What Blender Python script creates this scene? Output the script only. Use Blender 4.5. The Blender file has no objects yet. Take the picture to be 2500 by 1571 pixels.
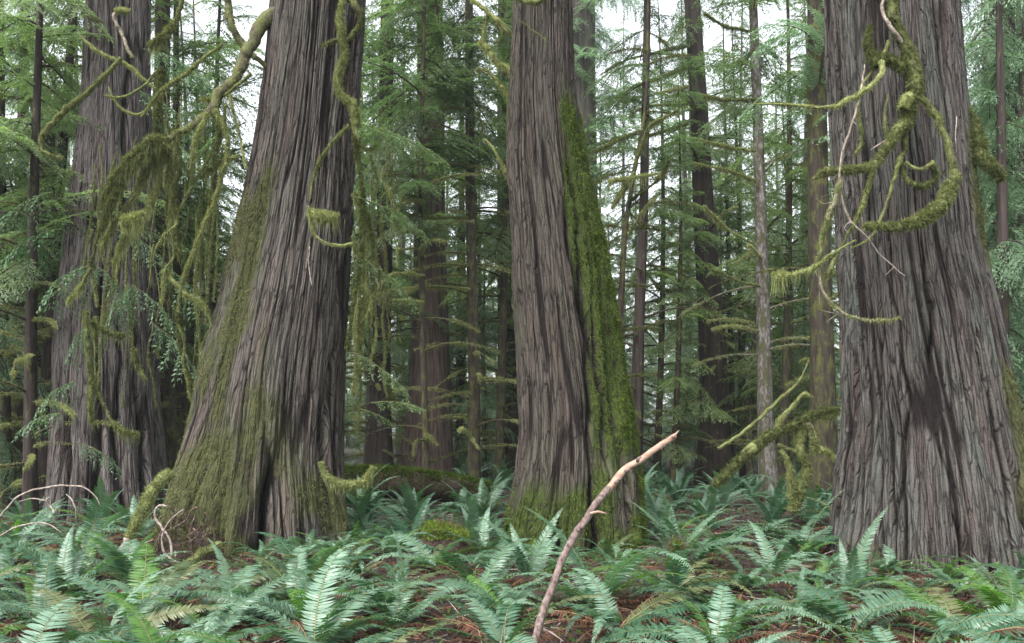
import bpy, math, random
import numpy as np
from math import sin, cos, pi, radians as R

# ------------------------------------------------------------------ camera, sky, sun, exposure
S = bpy.context.scene
COL = S.collection
W0, H0, F0, HY, CAMZ = 2500.0, 1571.0, 2165.0, 1050.0, 1.6
cd = bpy.data.cameras.new('camera'); cam = bpy.data.objects.new('camera', cd); COL.objects.link(cam)
cam.location = (0, 0, CAMZ); cam.rotation_euler = (R(90), 0, 0)
cd.sensor_width = 36; cd.lens = 36 * F0 / W0; cd.shift_y = (HY - H0 / 2) / W0
cd.clip_start = 0.1; cd.clip_end = 2000
S.camera = cam
SUN_EL, SUN_AZ = R(52), R(215)
world = bpy.data.worlds.new('World'); S.world = world; world.use_nodes = True
wn = world.node_tree; bg = wn.nodes['Background']
sky = wn.nodes.new('ShaderNodeTexSky'); sky.sky_type = 'NISHITA'; sky.sun_disc = False
sky.sun_elevation = SUN_EL; sky.sun_rotation = SUN_AZ; sky.air_density = 1.0; sky.dust_density = 3.0; sky.ozone_density = 1.0
hs = wn.nodes.new('ShaderNodeHueSaturation'); hs.inputs['Saturation'].default_value = 0.22
wn.links.new(sky.outputs[0], hs.inputs['Color']); wn.links.new(hs.outputs[0], bg.inputs[0]); bg.inputs[1].default_value = 0.15
sd = bpy.data.lights.new('sun', 'SUN'); sun = bpy.data.objects.new('sun', sd); COL.objects.link(sun)
sd.energy = 1.3; sd.angle = R(25); sd.color = (1.0, 0.96, 0.9)
sun.rotation_euler = (pi / 2 - SUN_EL, 0, pi - SUN_AZ)
S.view_settings.view_transform = 'Standard'; S.view_settings.look = 'None'; S.view_settings.gamma = 1
S.view_settings.exposure = 2.0
cy = S.cycles
cy.max_bounces = 6; cy.diffuse_bounces = 3; cy.glossy_bounces = 2; cy.transmission_bounces = 3; cy.volume_bounces = 0
cy.use_denoising = True; cy.use_adaptive_sampling = True; cy.adaptive_threshold = 0.01

rng = np.random.default_rng(7)
random.seed(7)

def P(px, py, Y):
    return np.array([(px - W0 / 2) * Y / F0, Y, CAMZ - (py - HY) * Y / F0])

# ------------------------------------------------------------------ noise
def _h(ix, iy, seed):
    n = (ix.astype(np.int64) * 374761393 + iy.astype(np.int64) * 668265263 + seed * 2147483647) & 0xffffffff
    n = ((n ^ (n >> 13)) * 1274126177) & 0xffffffff
    n = (n ^ (n >> 16)) & 0xffffffff
    return n / 4294967295.0
def vn(x, y, seed=0, per=None):
    x = np.asarray(x, float); y = np.asarray(y, float)
    ix = np.floor(x); iy = np.floor(y); fx = x - ix; fy = y - iy
    fx = fx * fx * fx * (fx * (fx * 6 - 15) + 10); fy = fy * fy * (3 - 2 * fy)
    ia, ib = ix, ix + 1
    if per: ia = np.mod(ia, per); ib = np.mod(ib, per)
    a = _h(ia, iy, seed); b = _h(ib, iy, seed); c = _h(ia, iy + 1, seed); d = _h(ib, iy + 1, seed)
    return (a * (1 - fx) + b * fx) * (1 - fy) + (c * (1 - fx) + d * fx) * fy
def fbm(x, y, seed=0, o=4):
    s = 0; a = 0.5
    for k in range(o):
        s = s + a * vn(x * 2 ** k, y * 2 ** k, seed + k * 17); a *= 0.5
    return s / (1 - 0.5 ** o)
def sst(a, b, x):
    t = np.clip((x - a) / (b - a), 0, 1); return t * t * (3 - 2 * t)

def gz(x, y):
    x = np.asarray(x, float); y = np.asarray(y, float)
    z = (fbm(x * 0.22 + 40, y * 0.22 + 9, 3, 4) - 0.5) * 0.5
    near = sst(3.0, 9.0, y)
    far = sst(18, 60, y) * 0.5
    return z * (0.25 + 0.75 * near) + far
def gzf(x, y): return float(gz(np.array([x]), np.array([y]))[0])

# ------------------------------------------------------------------ mesh collector
class MB:
    def __init__(s): s.v = []; s.q = []; s.t = []; s.qm = []; s.tm = []; s.n = 0
    def add(s, v, q=None, t=None, m=0):
        v = np.asarray(v, np.float32).reshape(-1, 3)
        if q is not None and len(q): s.q.append(np.asarray(q, np.int64).reshape(-1, 4) + s.n); s.qm.append(np.full(len(s.q[-1]), m))
        if t is not None and len(t): s.t.append(np.asarray(t, np.int64).reshape(-1, 3) + s.n); s.tm.append(np.full(len(s.t[-1]), m))
        s.v.append(v); s.n += len(v)
    def mesh(s, name, mats, smooth=False):
        me = bpy.data.meshes.new(name)
        v = np.concatenate(s.v) if s.v else np.zeros((0, 3), np.float32)
        q = np.concatenate(s.q) if s.q else np.zeros((0, 4), np.int64)
        t = np.concatenate(s.t) if s.t else np.zeros((0, 3), np.int64)
        me.vertices.add(len(v)); me.vertices.foreach_set('co', v.ravel().astype(np.float32))
        me.loops.add(q.size + t.size)
        me.loops.foreach_set('vertex_index', np.concatenate([q.ravel(), t.ravel()]).astype(np.int32))
        me.polygons.add(len(q) + len(t))
        st = np.concatenate([np.arange(len(q)) * 4, q.size + np.arange(len(t)) * 3]).astype(np.int32)
        me.polygons.foreach_set('loop_start', st)
        mi = np.concatenate(s.qm + s.tm) if (s.qm or s.tm) else np.zeros(0)
        me.polygons.foreach_set('material_index', mi.astype(np.int32))
        me.polygons.foreach_set('use_smooth', np.full(len(st), smooth))
        for m in (mats if isinstance(mats, (list, tuple)) else [mats]): me.materials.append(m)
        me.update(calc_edges=True)
        return me
    def build(s, name, mats, parent=None, smooth=False):
        return link(name, s.mesh(name, mats, smooth), parent)

def link(name, me, parent=None):
    o = bpy.data.objects.new(name, me); COL.objects.link(o)
    if parent is not None: o.parent = parent
    return o
def tag(o, label=None, cat=None, group=None, kind=None):
    if label: o['label'] = label
    if cat: o['category'] = cat
    if group: o['group'] = group
    if kind: o['kind'] = kind
    return o
def thing(name, label, cat, loc=(0, 0, 0), rz=0, group=None):
    o = bpy.data.objects.new(name, None); COL.objects.link(o)
    o.location = loc; o.rotation_euler = (0, 0, rz); o.empty_display_size = 0.2
    return tag(o, label, cat, group)

def norm(a): return a / np.maximum(np.linalg.norm(a, axis=-1, keepdims=True), 1e-9)

def curve(pts, rad, step=0.08):
    """Catmull-Rom through points, resampled."""
    p = np.asarray(pts, float); r = np.asarray(rad, float)
    if len(p) == 2: p = np.array([p[0], (p[0] + p[1]) / 2, p[1]]); r = np.array([r[0], (r[0] + r[1]) / 2, r[1]])
    pp = np.vstack([2 * p[0] - p[1], p, 2 * p[-1] - p[-2]])
    out, rr = [], []
    for i in range(len(p) - 1):
        n = max(2, int(np.linalg.norm(p[i + 1] - p[i]) / step))
        t = (np.arange(n) / n)[:, None]
        a, b, c, d = pp[i], pp[i + 1], pp[i + 2], pp[i + 3]
        out.append(0.5 * (2 * b + (c - a) * t + (2 * a - 5 * b + 4 * c - d) * t ** 2 + (3 * b - a - 3 * c + d) * t ** 3))
        rr.append(r[i] + (r[i + 1] - r[i]) * t[:, 0])
    out.append(p[-1:]); rr.append(r[-1:])
    return np.concatenate(out), np.concatenate(rr)

def frames(c):
    t = norm(np.gradient(c, axis=0))
    ref = np.array([0.13, 0.31, 0.94]) if abs(t[0, 2]) < 0.9 else np.array([1.0, 0.1, 0.0])
    u = np.zeros_like(c)
    x = norm(np.cross(t[0], ref))
    for i in range(len(c)):
        x = x - t[i] * np.dot(x, t[i]); x = x / max(np.linalg.norm(x), 1e-9); u[i] = x
    return t, u, np.cross(t, u)

def tube(mb, c, r, n=6, lump=0.0, seed=0, m=0):
    k = len(c); t, u, w = frames(c)
    a = np.arange(n) / n * 2 * pi
    rr = np.repeat(r[:, None], n, 1)
    if lump:
        rr = rr * (1 + lump * (2 * vn(np.arange(k)[:, None] * 0.45 + np.zeros(n), np.arange(n)[None] * 1.3 + seed * 7.0, seed) - 1))
    v = c[:, None] + rr[..., None] * (u[:, None] * np.cos(a)[None, :, None] + w[:, None] * np.sin(a)[None, :, None])
    i = np.arange(k - 1)[:, None] * n; j = np.arange(n)[None]
    q = np.stack([i + j, i + (j + 1) % n, i + n + (j + 1) % n, i + n + j], -1).reshape(-1, 4)
    v = np.concatenate([v.reshape(-1, 3), c[:1], c[-1:]])
    jj = np.arange(n)
    t0 = np.stack([np.full(n, k * n), (jj + 1) % n, jj], 1)
    t1 = np.stack([np.full(n, k * n + 1), (k - 1) * n + jj, (k - 1) * n + (jj + 1) % n], 1)
    mb.add(v, q, np.concatenate([t0, t1]), m)

def blades(mb, p, d, L, wd, m=0, diamond=False, up=None):
    """thin leaf-sized triangles (or diamonds) from p along d"""
    n = len(p); d = norm(d)
    ref = rng.normal(size=(n, 3)) if up is None else up
    s = norm(np.cross(d, ref)) * (np.asarray(wd) / 2)[:, None]
    L = np.asarray(L)[:, None]
    if diamond:
        v = np.stack([p, p + d * L * 0.45 + s, p + d * L, p + d * L * 0.45 - s], 1)
        mb.add(v.reshape(-1, 3), np.arange(n * 4).reshape(n, 4), m=m)
    else:
        v = np.stack([p - s, p + s, p + d * L], 1)
        mb.add(v.reshape(-1, 3), None, np.arange(n * 3).reshape(n, 3), m=m)

# ------------------------------------------------------------------ materials
def newmat(name):
    m = bpy.data.materials.new(name); m.use_nodes = True
    nt = m.node_tree; b = nt.nodes['Principled BSDF']
    return m, nt, b
def nd(nt, ty, **kw):
    n = nt.nodes.new(ty)
    for k, v in kw.items(): setattr(n, k, v)
    return n
def noise(nt, vec, sc, detail=4, rough=0.6, mapping=None, dim='3D'):
    if mapping is not None:
        mp = nd(nt, 'ShaderNodeMapping'); mp.inputs['Scale'].default_value = mapping
        nt.links.new(vec, mp.inputs[0]); vec = mp.outputs[0]
    n = nd(nt, 'ShaderNodeTexNoise'); n.inputs['Scale'].default_value = sc; n.inputs['Detail'].default_value = detail
    n.inputs['Roughness'].default_value = rough
    nt.links.new(vec, n.inputs['Vector']); return n.outputs['Fac']
def ramp(nt, fac, stops):
    r = nd(nt, 'ShaderNodeValToRGB'); nt.links.new(fac, r.inputs[0]); e = r.color_ramp.elements
    while len(e) < len(stops): e.new(0.5)
    for i, (p, c) in enumerate(stops):
        e[i].position = p; e[i].color = (c[0], c[1], c[2], 1) if isinstance(c, (tuple, list)) else (c, c, c, 1)
    return r.outputs[0]
def mix(nt, f, a, b, mode='MIX'):
    n = nd(nt, 'ShaderNodeMix', data_type='RGBA', blend_type=mode)
    for sock, v in ((n.inputs[0], f), (n.inputs[6], a), (n.inputs[7], b)):
        if isinstance(v, (int, float)): sock.default_value = v
        elif isinstance(v, tuple): sock.default_value = (v[0], v[1], v[2], 1)
        else: nt.links.new(v, sock)
    return n.outputs[2]
def math_(nt, op, a, b=None, clamp=False):
    n = nd(nt, 'ShaderNodeMath', operation=op, use_clamp=clamp)
    for s, v in zip(n.inputs, (a, b)):
        if v is None: continue
        if isinstance(v, (int, float)): s.default_value = v
        else: nt.links.new(v, s)
    return n.outputs[0]
def bump(nt, b, h, st, dist):
    n = nd(nt, 'ShaderNodeBump'); n.inputs['Strength'].default_value = st; n.inputs['Distance'].default_value = dist
    nt.links.new(h, n.inputs['Height']); nt.links.new(n.outputs[0], b.inputs['Normal'])

def hero_bark(name, weather, inner, lichen, mossc, lich_amt=0.5):
    m, nt, b = newmat(name)
    uv = nd(nt, 'ShaderNodeUVMap', uv_map='UVMap').outputs[0]
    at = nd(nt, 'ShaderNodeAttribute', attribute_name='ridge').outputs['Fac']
    mo = nd(nt, 'ShaderNodeAttribute', attribute_name='moss').outputs['Fac']
    fib = noise(nt, uv, 1.0, 5, 0.65, (42, 1.8, 1))
    pat = noise(nt, uv, 1.0, 5, 0.65, (2.6, 0.55, 1))
    band = noise(nt, uv, 1.0, 4, 0.6, (6.5, 0.28, 1))
    pat2 = noise(nt, uv, 1.0, 5, 0.7, (14, 1.0, 1))
    fine = noise(nt, uv, 1.0, 3, 0.6, (150, 12, 1))
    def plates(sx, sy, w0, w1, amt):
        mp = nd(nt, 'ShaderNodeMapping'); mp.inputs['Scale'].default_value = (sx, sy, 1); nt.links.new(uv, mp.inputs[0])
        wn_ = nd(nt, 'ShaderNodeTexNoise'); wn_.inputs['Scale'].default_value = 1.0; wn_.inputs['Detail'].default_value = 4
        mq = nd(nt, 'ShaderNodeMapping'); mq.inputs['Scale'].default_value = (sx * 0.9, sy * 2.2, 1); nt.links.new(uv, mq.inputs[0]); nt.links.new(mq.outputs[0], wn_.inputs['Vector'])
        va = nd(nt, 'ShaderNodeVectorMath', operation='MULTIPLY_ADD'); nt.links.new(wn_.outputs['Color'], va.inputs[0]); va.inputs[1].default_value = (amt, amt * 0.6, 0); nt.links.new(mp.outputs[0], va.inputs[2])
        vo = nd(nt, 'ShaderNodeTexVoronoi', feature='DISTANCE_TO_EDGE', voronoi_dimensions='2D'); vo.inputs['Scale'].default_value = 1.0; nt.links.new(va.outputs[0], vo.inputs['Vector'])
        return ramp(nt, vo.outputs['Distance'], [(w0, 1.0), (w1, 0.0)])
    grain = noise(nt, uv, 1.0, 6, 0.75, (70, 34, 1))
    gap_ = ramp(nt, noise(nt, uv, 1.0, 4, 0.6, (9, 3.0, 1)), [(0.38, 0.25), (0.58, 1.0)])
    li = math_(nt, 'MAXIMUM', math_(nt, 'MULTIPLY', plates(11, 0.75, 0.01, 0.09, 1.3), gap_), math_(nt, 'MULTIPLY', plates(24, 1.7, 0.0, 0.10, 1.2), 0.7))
    red = (inner[0] * 2.6, inner[1] * 2.0, inner[2] * 1.9)
    c = mix(nt, ramp(nt, band, [(0.45, 0.0), (0.65, 0.6)]), weather, red)
    c = mix(nt, math_(nt, 'MULTIPLY', ramp(nt, pat, [(0.42, 0.0), (0.66, 1.0)]), lich_amt), c, lichen)
    c = mix(nt, ramp(nt, fib, [(0.48, 0.0), (0.70, 0.75)]), c, tuple(x * 1.75 for x in weather))
    c = mix(nt, ramp(nt, pat2, [(0.52, 0.0), (0.68, 0.7)]), c, inner)
    c = mix(nt, ramp(nt, at, [(0.25, 1.0), (0.62, 0.0)]), c, tuple(x * 0.6 for x in inner))  # inner bark in the furrows, darkened further with painted shade
    c = mix(nt, math_(nt, 'MULTIPLY', li, 0.9), c, tuple(x * 0.4 for x in inner))  # crack lines near black: crevice shade put into the colour
    c = mix(nt, 1.0, c, ramp(nt, grain, [(0.30, 0.50), (0.5, 0.95), (0.72, 1.35)]), 'MULTIPLY')
    mn = noise(nt, uv, 1.0, 6, 0.75, (16, 9, 1))
    mf = ramp(nt, math_(nt, 'ADD', math_(nt, 'MULTIPLY', mo, 0.75), math_(nt, 'MULTIPLY', mn, 0.55)), [(0.36, 0.0), (0.82, 0.95)])
    mf = math_(nt, 'MULTIPLY', mf, ramp(nt, mo, [(0.0, 0.0), (0.12, 1.0)]))
    mc = ramp(nt, mn, [(0.35, tuple(x * 0.45 for x in mossc)), (0.68, mossc)])
    c = mix(nt, mf, c, mc)
    nt.links.new(c, b.inputs['Base Color']); b.inputs['Roughness'].default_value = 0.9
    b.inputs['Specular IOR Level'].default_value = 0.25
    h = math_(nt, 'SUBTRACT', math_(nt, 'ADD', math_(nt, 'MULTIPLY', fib, 0.8), math_(nt, 'MULTIPLY', grain, 0.5)), math_(nt, 'MULTIPLY', li, 0.9))
    bump(nt, b, h, 1.0, 0.05)
    return m

def wood(name, dark, light, sc=(14, 14, 1.2), mossc=None, mamt=0.0, bumpd=0.02):
    m, nt, b = newmat(name)
    oc = nd(nt, 'ShaderNodeTexCoord').outputs['Object']
    f = noise(nt, oc, 1.0, 5, 0.65, sc)
    c = mix(nt, ramp(nt, f, [(0.35, 0.0), (0.65, 1.0)]), dark, light)
    if mossc:
        f2 = noise(nt, oc, 1.0, 6, 0.75, (9, 9, 3.5))
        c = mix(nt, ramp(nt, f2, [(0.62 - mamt * 0.35, 0.0), (0.72 - mamt * 0.35, 1.0)]), c, mossc)
    nt.links.new(c, b.inputs['Base Color']); b.inputs['Roughness'].default_value = 0.9
    b.inputs['Specular IOR Level'].default_value = 0.25
    bump(nt, b, f, 0.8, bumpd)
    return m

def leafmat(name, c1, c2, trans, rough=0.5, spec=0.4, tint=None, nsc=3.0, rnd=0.35):
    """leaf with a light-passing share; colour wanders between c1 and c2"""
    m, nt, b = newmat(name)
    oc = nd(nt, 'ShaderNodeTexCoord').outputs['Object']
    f = noise(nt, oc, nsc, 3, 0.6)
    oi = nd(nt, 'ShaderNodeObjectInfo').outputs['Random']
    ff = math_(nt, 'ADD', math_(nt, 'MULTIPLY', f, 1 - rnd), math_(nt, 'MULTIPLY', oi, rnd))
    c = ramp(nt, ff, [(0.3, c1), (0.7, c2)])
    nt.links.new(c, b.inputs['Base Color']); b.inputs['Roughness'].default_value = rough
    b.inputs['Specular IOR Level'].default_value = spec
    if trans:
        t = nd(nt, 'ShaderNodeBsdfTranslucent'); nt.links.new(mix(nt, 1.0, c, tint or (1.6, 1.9, 0.8), 'MULTIPLY'), t.inputs[0])
        mx = nd(nt, 'ShaderNodeMixShader'); mx.inputs[0].default_value = trans
        nt.links.new(b.outputs[0], mx.inputs[1]); nt.links.new(t.outputs[0], mx.inputs[2])
        nt.links.new(mx.outputs[0], nt.nodes['Material Output'].inputs['Surface'])
    return m

M = {}
OLIVE = (0.078, 0.086, 0.030)
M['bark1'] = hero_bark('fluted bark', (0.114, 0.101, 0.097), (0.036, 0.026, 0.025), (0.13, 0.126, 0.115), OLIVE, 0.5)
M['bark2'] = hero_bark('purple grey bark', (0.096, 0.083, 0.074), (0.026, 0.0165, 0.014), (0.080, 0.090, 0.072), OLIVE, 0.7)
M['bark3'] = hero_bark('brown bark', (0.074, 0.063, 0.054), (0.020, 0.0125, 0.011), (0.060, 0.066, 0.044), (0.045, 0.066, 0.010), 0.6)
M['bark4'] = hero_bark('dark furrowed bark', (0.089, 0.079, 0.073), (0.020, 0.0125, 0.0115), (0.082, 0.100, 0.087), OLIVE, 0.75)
M['hollow'] = wood('rotten hollow wood', (0.006, 0.005, 0.004), (0.015, 0.011, 0.009))
M['midbark'] = wood('red brown bark', (0.009, 0.006, 0.0055), (0.046, 0.034, 0.031), (16, 16, 0.7), (0.06, 0.066, 0.02), 0.15)
M['darkbark'] = wood('dark wet bark', (0.010, 0.007, 0.006), (0.042, 0.031, 0.028), (16, 16, 0.9), OLIVE, 0.12)
M['mossbark'] = wood('moss covered bark', (0.012, 0.009, 0.007), (0.045, 0.036, 0.028), (18, 18, 2), (0.062, 0.066, 0.018), 0.35)
M['palebark'] = wood('pale lichen bark', (0.028, 0.022, 0.019), (0.19, 0.175, 0.17), (22, 22, 9), (0.05, 0.05, 0.025), 0.45)
M['redbark'] = wood('red brown cedar bark', (0.020, 0.012, 0.010), (0.105, 0.074, 0.066), (16, 16, 0.7), (0.05, 0.055, 0.018), 0.1)
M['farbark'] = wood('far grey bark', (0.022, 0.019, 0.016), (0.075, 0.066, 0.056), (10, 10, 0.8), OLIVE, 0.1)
M['limb'] = wood('limb bark', (0.03, 0.026, 0.018), (0.085, 0.078, 0.045), (20, 20, 20), OLIVE, 0.5)
M['twig'] = wood('bare twig bark', (0.12, 0.09, 0.075), (0.33, 0.28, 0.25), (25, 25, 25))
M['rootlet'] = wood('rootlet bark', (0.02, 0.013, 0.010), (0.12, 0.085, 0.068), (25, 25, 25))
M['peeled'] = wood('peeled pale wood', (0.20, 0.125, 0.090), (0.34, 0.24, 0.185), (9, 9, 30), bumpd=0.004)
M['stickbark'] = wood('flaking stick bark', (0.04, 0.024, 0.021), (0.19, 0.145, 0.132), (34, 34, 14), bumpd=0.01)
M['rot'] = wood('rotten red wood', (0.010, 0.007, 0.0055), (0.045, 0.028, 0.022), (20, 20, 20))
M['trunkgreen'] = leafmat('green trunk moss', (0.026, 0.048, 0.006), (0.108, 0.155, 0.021), 0.25, 0.8, 0.1, (1.2, 1.3, 0.7), 4.0)
M['moss'] = leafmat('olive moss', (0.056, 0.068, 0.023), (0.245, 0.272, 0.110), 0.3, 0.8, 0.1, (1.3, 1.3, 0.8), 17.0)
M['trunkmoss'] = leafmat('olive trunk moss', (0.046, 0.054, 0.019), (0.120, 0.130, 0.050), 0.25, 0.8, 0.1, (1.3, 1.3, 0.8), 5.0)
M['greenmoss'] = leafmat('bright green moss', (0.060, 0.105, 0.010), (0.18, 0.25, 0.03), 0.3, 0.8, 0.1, (1.2, 1.3, 0.7), 5.0)
M['needles'] = leafmat('hemlock needles', (0.052, 0.078, 0.042), (0.145, 0.185, 0.110), 0.5, 0.55, 0.3, (1.5, 1.9, 0.9), 0.8)
M['lightneedles'] = leafmat('fresh green needles', (0.058, 0.088, 0.036), (0.150, 0.195, 0.092), 0.5, 0.55, 0.3, (1.5, 1.9, 0.9), 0.8)
M['cedarleaf'] = leafmat('cedar sprays', (0.060, 0.115, 0.060), (0.165, 0.245, 0.150), 0.3, 0.5, 0.4, (1.4, 1.7, 1.1), 0.9)
M['farleaf'] = leafmat('pale far foliage', (0.110, 0.150, 0.100), (0.24, 0.290, 0.210), 0.5, 0.6, 0.2, (1.4, 1.6, 1.1), 0.5)  # paler than near leaves: distant light and haze put into the colour
M['frond'] = leafmat('fern frond', (0.025, 0.075, 0.036), (0.102, 0.178, 0.120), 0.22, 0.43, 0.55, (1.4, 2.1, 0.6), 2.0, 0.6)
M['greenfrond'] = leafmat('fresh green fern frond', (0.036, 0.100, 0.018), (0.075, 0.160, 0.032), 0.4, 0.42, 0.5, (1.6, 2.1, 0.6), 2.0, 0.5)
M['olivefrond'] = leafmat('ageing olive frond', (0.040, 0.068, 0.024), (0.10, 0.112, 0.048), 0.25, 0.45, 0.5, (1.5, 1.8, 0.6), 3.0, 0.5)
M['rachis'] = wood('frond stalk', (0.07, 0.085, 0.035), (0.15, 0.16, 0.07))
M['dead'] = leafmat('dead brown frond', (0.026, 0.012, 0.008), (0.125, 0.058, 0.034), 0.15, 0.7, 0.2, (1.4, 1.0, 0.7), 5.0)
M['deadstalk'] = wood('dead stalk', (0.16, 0.08, 0.05), (0.34, 0.20, 0.12))

def ground_mat():
    m, nt, b = newmat('forest soil')
    oc = nd(nt, 'ShaderNodeTexCoord').outputs['Object']
    f = noise(nt, oc, 7.0, 8, 0.7); g = noise(nt, oc, 0.8, 5, 0.6)
    c = ramp(nt, f, [(0.3, (0.007, 0.005, 0.004)), (0.55, (0.020, 0.013, 0.010)), (0.75, (0.06, 0.036, 0.027))])
    c = mix(nt, ramp(nt, g, [(0.55, 0.0), (0.68, 0.7)]), c, (0.035, 0.05, 0.015))
    nt.links.new(c, b.inputs['Base Color']); b.inputs['Roughness'].default_value = 0.95
    bump(nt, b, f, 1.0, 0.06); return m
M['ground'] = ground_mat()

# ------------------------------------------------------------------ ground sheet
def build_ground():
    xs = np.concatenate([-np.geomspace(150, 14, 26), np.linspace(-13, 13, 150), np.geomspace(14, 150, 26)])
    ys = np.concatenate([np.linspace(-60, 1, 12), np.linspace(2, 30, 160), np.geomspace(30.6, 320, 40)])
    X, Y = np.meshgrid(xs, ys)
    Z = gz(X, Y) + (fbm(X * 2.1, Y * 2.1, 51, 3) - 0.5) * 0.10
    nx, ny = len(xs), len(ys)
    i = np.arange(ny - 1)[:, None] * nx + np.arange(nx - 1)[None]
    q = np.stack([i, i + 1, i + 1 + nx, i + nx], -1).reshape(-1, 4)
    mb = MB(); mb.add(np.stack([X, Y, Z], -1), q)
    tag(mb.build('ground', M['ground'], smooth=True), 'brown forest floor of soil and needle litter', 'ground', kind='structure')
build_ground()

# ------------------------------------------------------------------ giant cedars
HERO = []      # (x, y, r) keep-out circles
def hero(label, rows, Y, mat, seed, lobes=(), grooves=(), moss=None, fiss=0.030, nf=9.0, mossmat='trunkmoss', nblade=20000, top=13.0, mossh=0.035, twist=0.0, streaky=0.0):
    """rows: (py, left px, right px) of the trunk's outline at distance Y"""
    rows = sorted(rows, key=lambda r: -r[0])
    zr = np.array([CAMZ - (r[0] - HY) * Y / F0 for r in rows])
    cr = np.array([((r[1] + r[2]) / 2 - W0 / 2) * Y / F0 for r in rows])
    rr = np.array([(r[2] - r[1]) / 2 * Y / F0 for r in rows])
    ztop = zr[-1]
    sl, sc = (rr[-1] - rr[-3]) / (zr[-1] - zr[-3]), (cr[-1] - cr[-3]) / (zr[-1] - zr[-3])
    zr = np.append(zr, top); rr = np.append(rr, max(rr[-1] * 0.75, rr[-1] + sl * (top - ztop))); cr = np.append(cr, cr[-1] + sc * (top - ztop) * 0.8)
    zb = -0.5
    zr = np.insert(zr, 0, zb); rr = np.insert(rr, 0, rr[0] * 1.10); cr = np.insert(cr, 0, cr[0])
    z = np.concatenate([np.linspace(zb, ztop + 0.15, 430), np.linspace(ztop + 0.2, top, 40)])
    c = np.interp(z, zr, cr); r = np.interp(z, zr, rr)
    r = r * 0.985 * cos(math.atan2(float(np.mean(c)), Y))
    ker = np.ones(25) / 25
    r = np.convolve(np.pad(r, 12, mode='edge'), ker, 'valid'); c = np.convolve(np.pad(c, 12, mode='edge'), ker, 'valid')
    ph = np.concatenate([np.linspace(-1.75, 1.75, 440, endpoint=False), np.linspace(1.75, 2 * pi - 1.75, 110, endpoint=False)])
    A, Z = np.meshgrid(ph, z)
    RR = np.repeat(r[:, None], len(ph), 1)
    rm = float(np.interp(3.0, zr, rr))
    per = int(2 * pi * rm * nf); U = A / (2 * pi) * per
    U = U + twist * Z * nf
    hgt = np.clip((Z - 0.0) / ztop, 0, 1)
    disp = np.zeros_like(A)
    # broad flutes
    for (p0, wd, amp, h0) in lobes:
        d = np.angle(np.exp(1j * (A - p0 - 0.06 * np.sin(Z * 1.3 + p0 * 5))))
        disp += amp * np.exp(-(d / wd) ** 2) * (1 - sst(0, h0, Z))
    # body unevenness
    disp += (fbm(A / (2 * pi) * 9 + seed, Z * 0.35, seed + 5, 3) - 0.5) * 0.13 * rm
    warp = (fbm(U * 0.06, Z * 0.18, seed + 9, 3) - 0.5) * 3.2 + (fbm(U * 0.5, Z * 0.6, seed + 31, 3) - 0.5) * 0.8
    uw = U + warp
    n1 = vn(uw * 1.15, Z * 0.30, seed + 1); n2 = vn(uw * 2.6, Z * 0.36, seed + 2); n3 = vn(uw * 5.0, Z * 1.9, seed + 3)
    cr1 = (1 - sst(0.0, 0.13, np.abs(n1 - 0.5))) * sst(0.2, 0.42, fbm(U * 0.6, Z * 1.1, seed + 71, 2)); cr2 = (1 - sst(0.0, 0.17, np.abs(n2 - 0.5))) * sst(0.3, 0.55, fbm(U * 0.8, Z * 1.6, seed + 72, 2))
    deep = 0.45 + 1.1 * fbm(U * 0.08, Z * 0.3, seed + 21, 2)
    plate = vn(np.floor(uw * 1.0) * 3.7, Z * 0.5, seed + 8)
    fd = -fiss * 1.7 * deep * (cr1 + 0.5 * cr2) + fiss * 0.8 * (plate - 0.5) + fiss * 0.7 * (n3 - 0.5)
    disp += fd
    gm = np.zeros_like(A)
    for (p0, wd, dep, z0, z1, lean) in grooves:
        d = np.angle(np.exp(1j * (A - p0 - lean * (Z - z0) - 0.05 * np.sin(Z * 2.1 + p0 * 9) - 0.02 * np.sin(Z * 7.3))))
        ends = sst(z0 - 0.25, z0 + 0.25, Z) * (1 - sst(z1 - 0.6, z1 + 0.3, Z))
        g = np.exp(-(np.abs(d) / wd) ** 1.6) * ends
        disp -= dep * g; gm = np.maximum(gm, g)
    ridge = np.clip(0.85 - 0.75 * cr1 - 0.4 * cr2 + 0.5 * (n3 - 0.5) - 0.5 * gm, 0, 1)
    mm = np.zeros_like(A)
    if moss is not None:
        base = moss(A, Z) * (0.62 + 0.6 * sst(0.3, 0.7, fbm(U * 0.3, Z * 0.3, seed + 90, 3)))
        if streaky:
            stk = sst(0.38, 0.56, fbm(U * 0.75, Z * 0.16, seed + 95, 3)) * (0.35 + 0.65 * sst(0.3, 0.6, fbm(U * 0.5, Z * 1.3, seed + 96, 3)))
            base = base * (0.5 + 0.65 * np.where(Z > 2.2, stk, 0.55 + 0.45 * stk))
        mm = np.clip(base * 1.25 + (fbm(U * 0.22, Z * 1.2, seed + 40, 4) - 0.52) * 3.0 * sst(0, 0.35, base), 0, 1)
        mm *= 1 - 0.85 * sst(0.3, 0.8, gm)
        lump = fbm(U * 0.9, Z * 7.0, seed + 44, 3)
        disp += mm * mossh * lump
    RR = np.maximum(RR + disp, 0.04)
    zz = Z
    off = -math.atan2(float(np.mean(c)), Y)
    X = c[:, None] + RR * np.sin(A + off); YY = Y - RR * np.cos(A + off)
    co = np.stack([X, YY, zz], -1)
    nz, na = A.shape
    i = np.arange(nz - 1)[:, None] * na; j = np.arange(na)[None]
    q = np.stack([i + j, i + (j + 1) % na, i + na + (j + 1) % na, i + na + j], -1).reshape(-1, 4)
    b0 = float(c[0])
    root = thing('cedar_tree', label, 'tree', (b0, Y, 0))
    co = co - np.array([b0, Y, 0])
    mb = MB(); mb.add(co, q); me = mb.mesh('trunk', mat, True)
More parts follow.
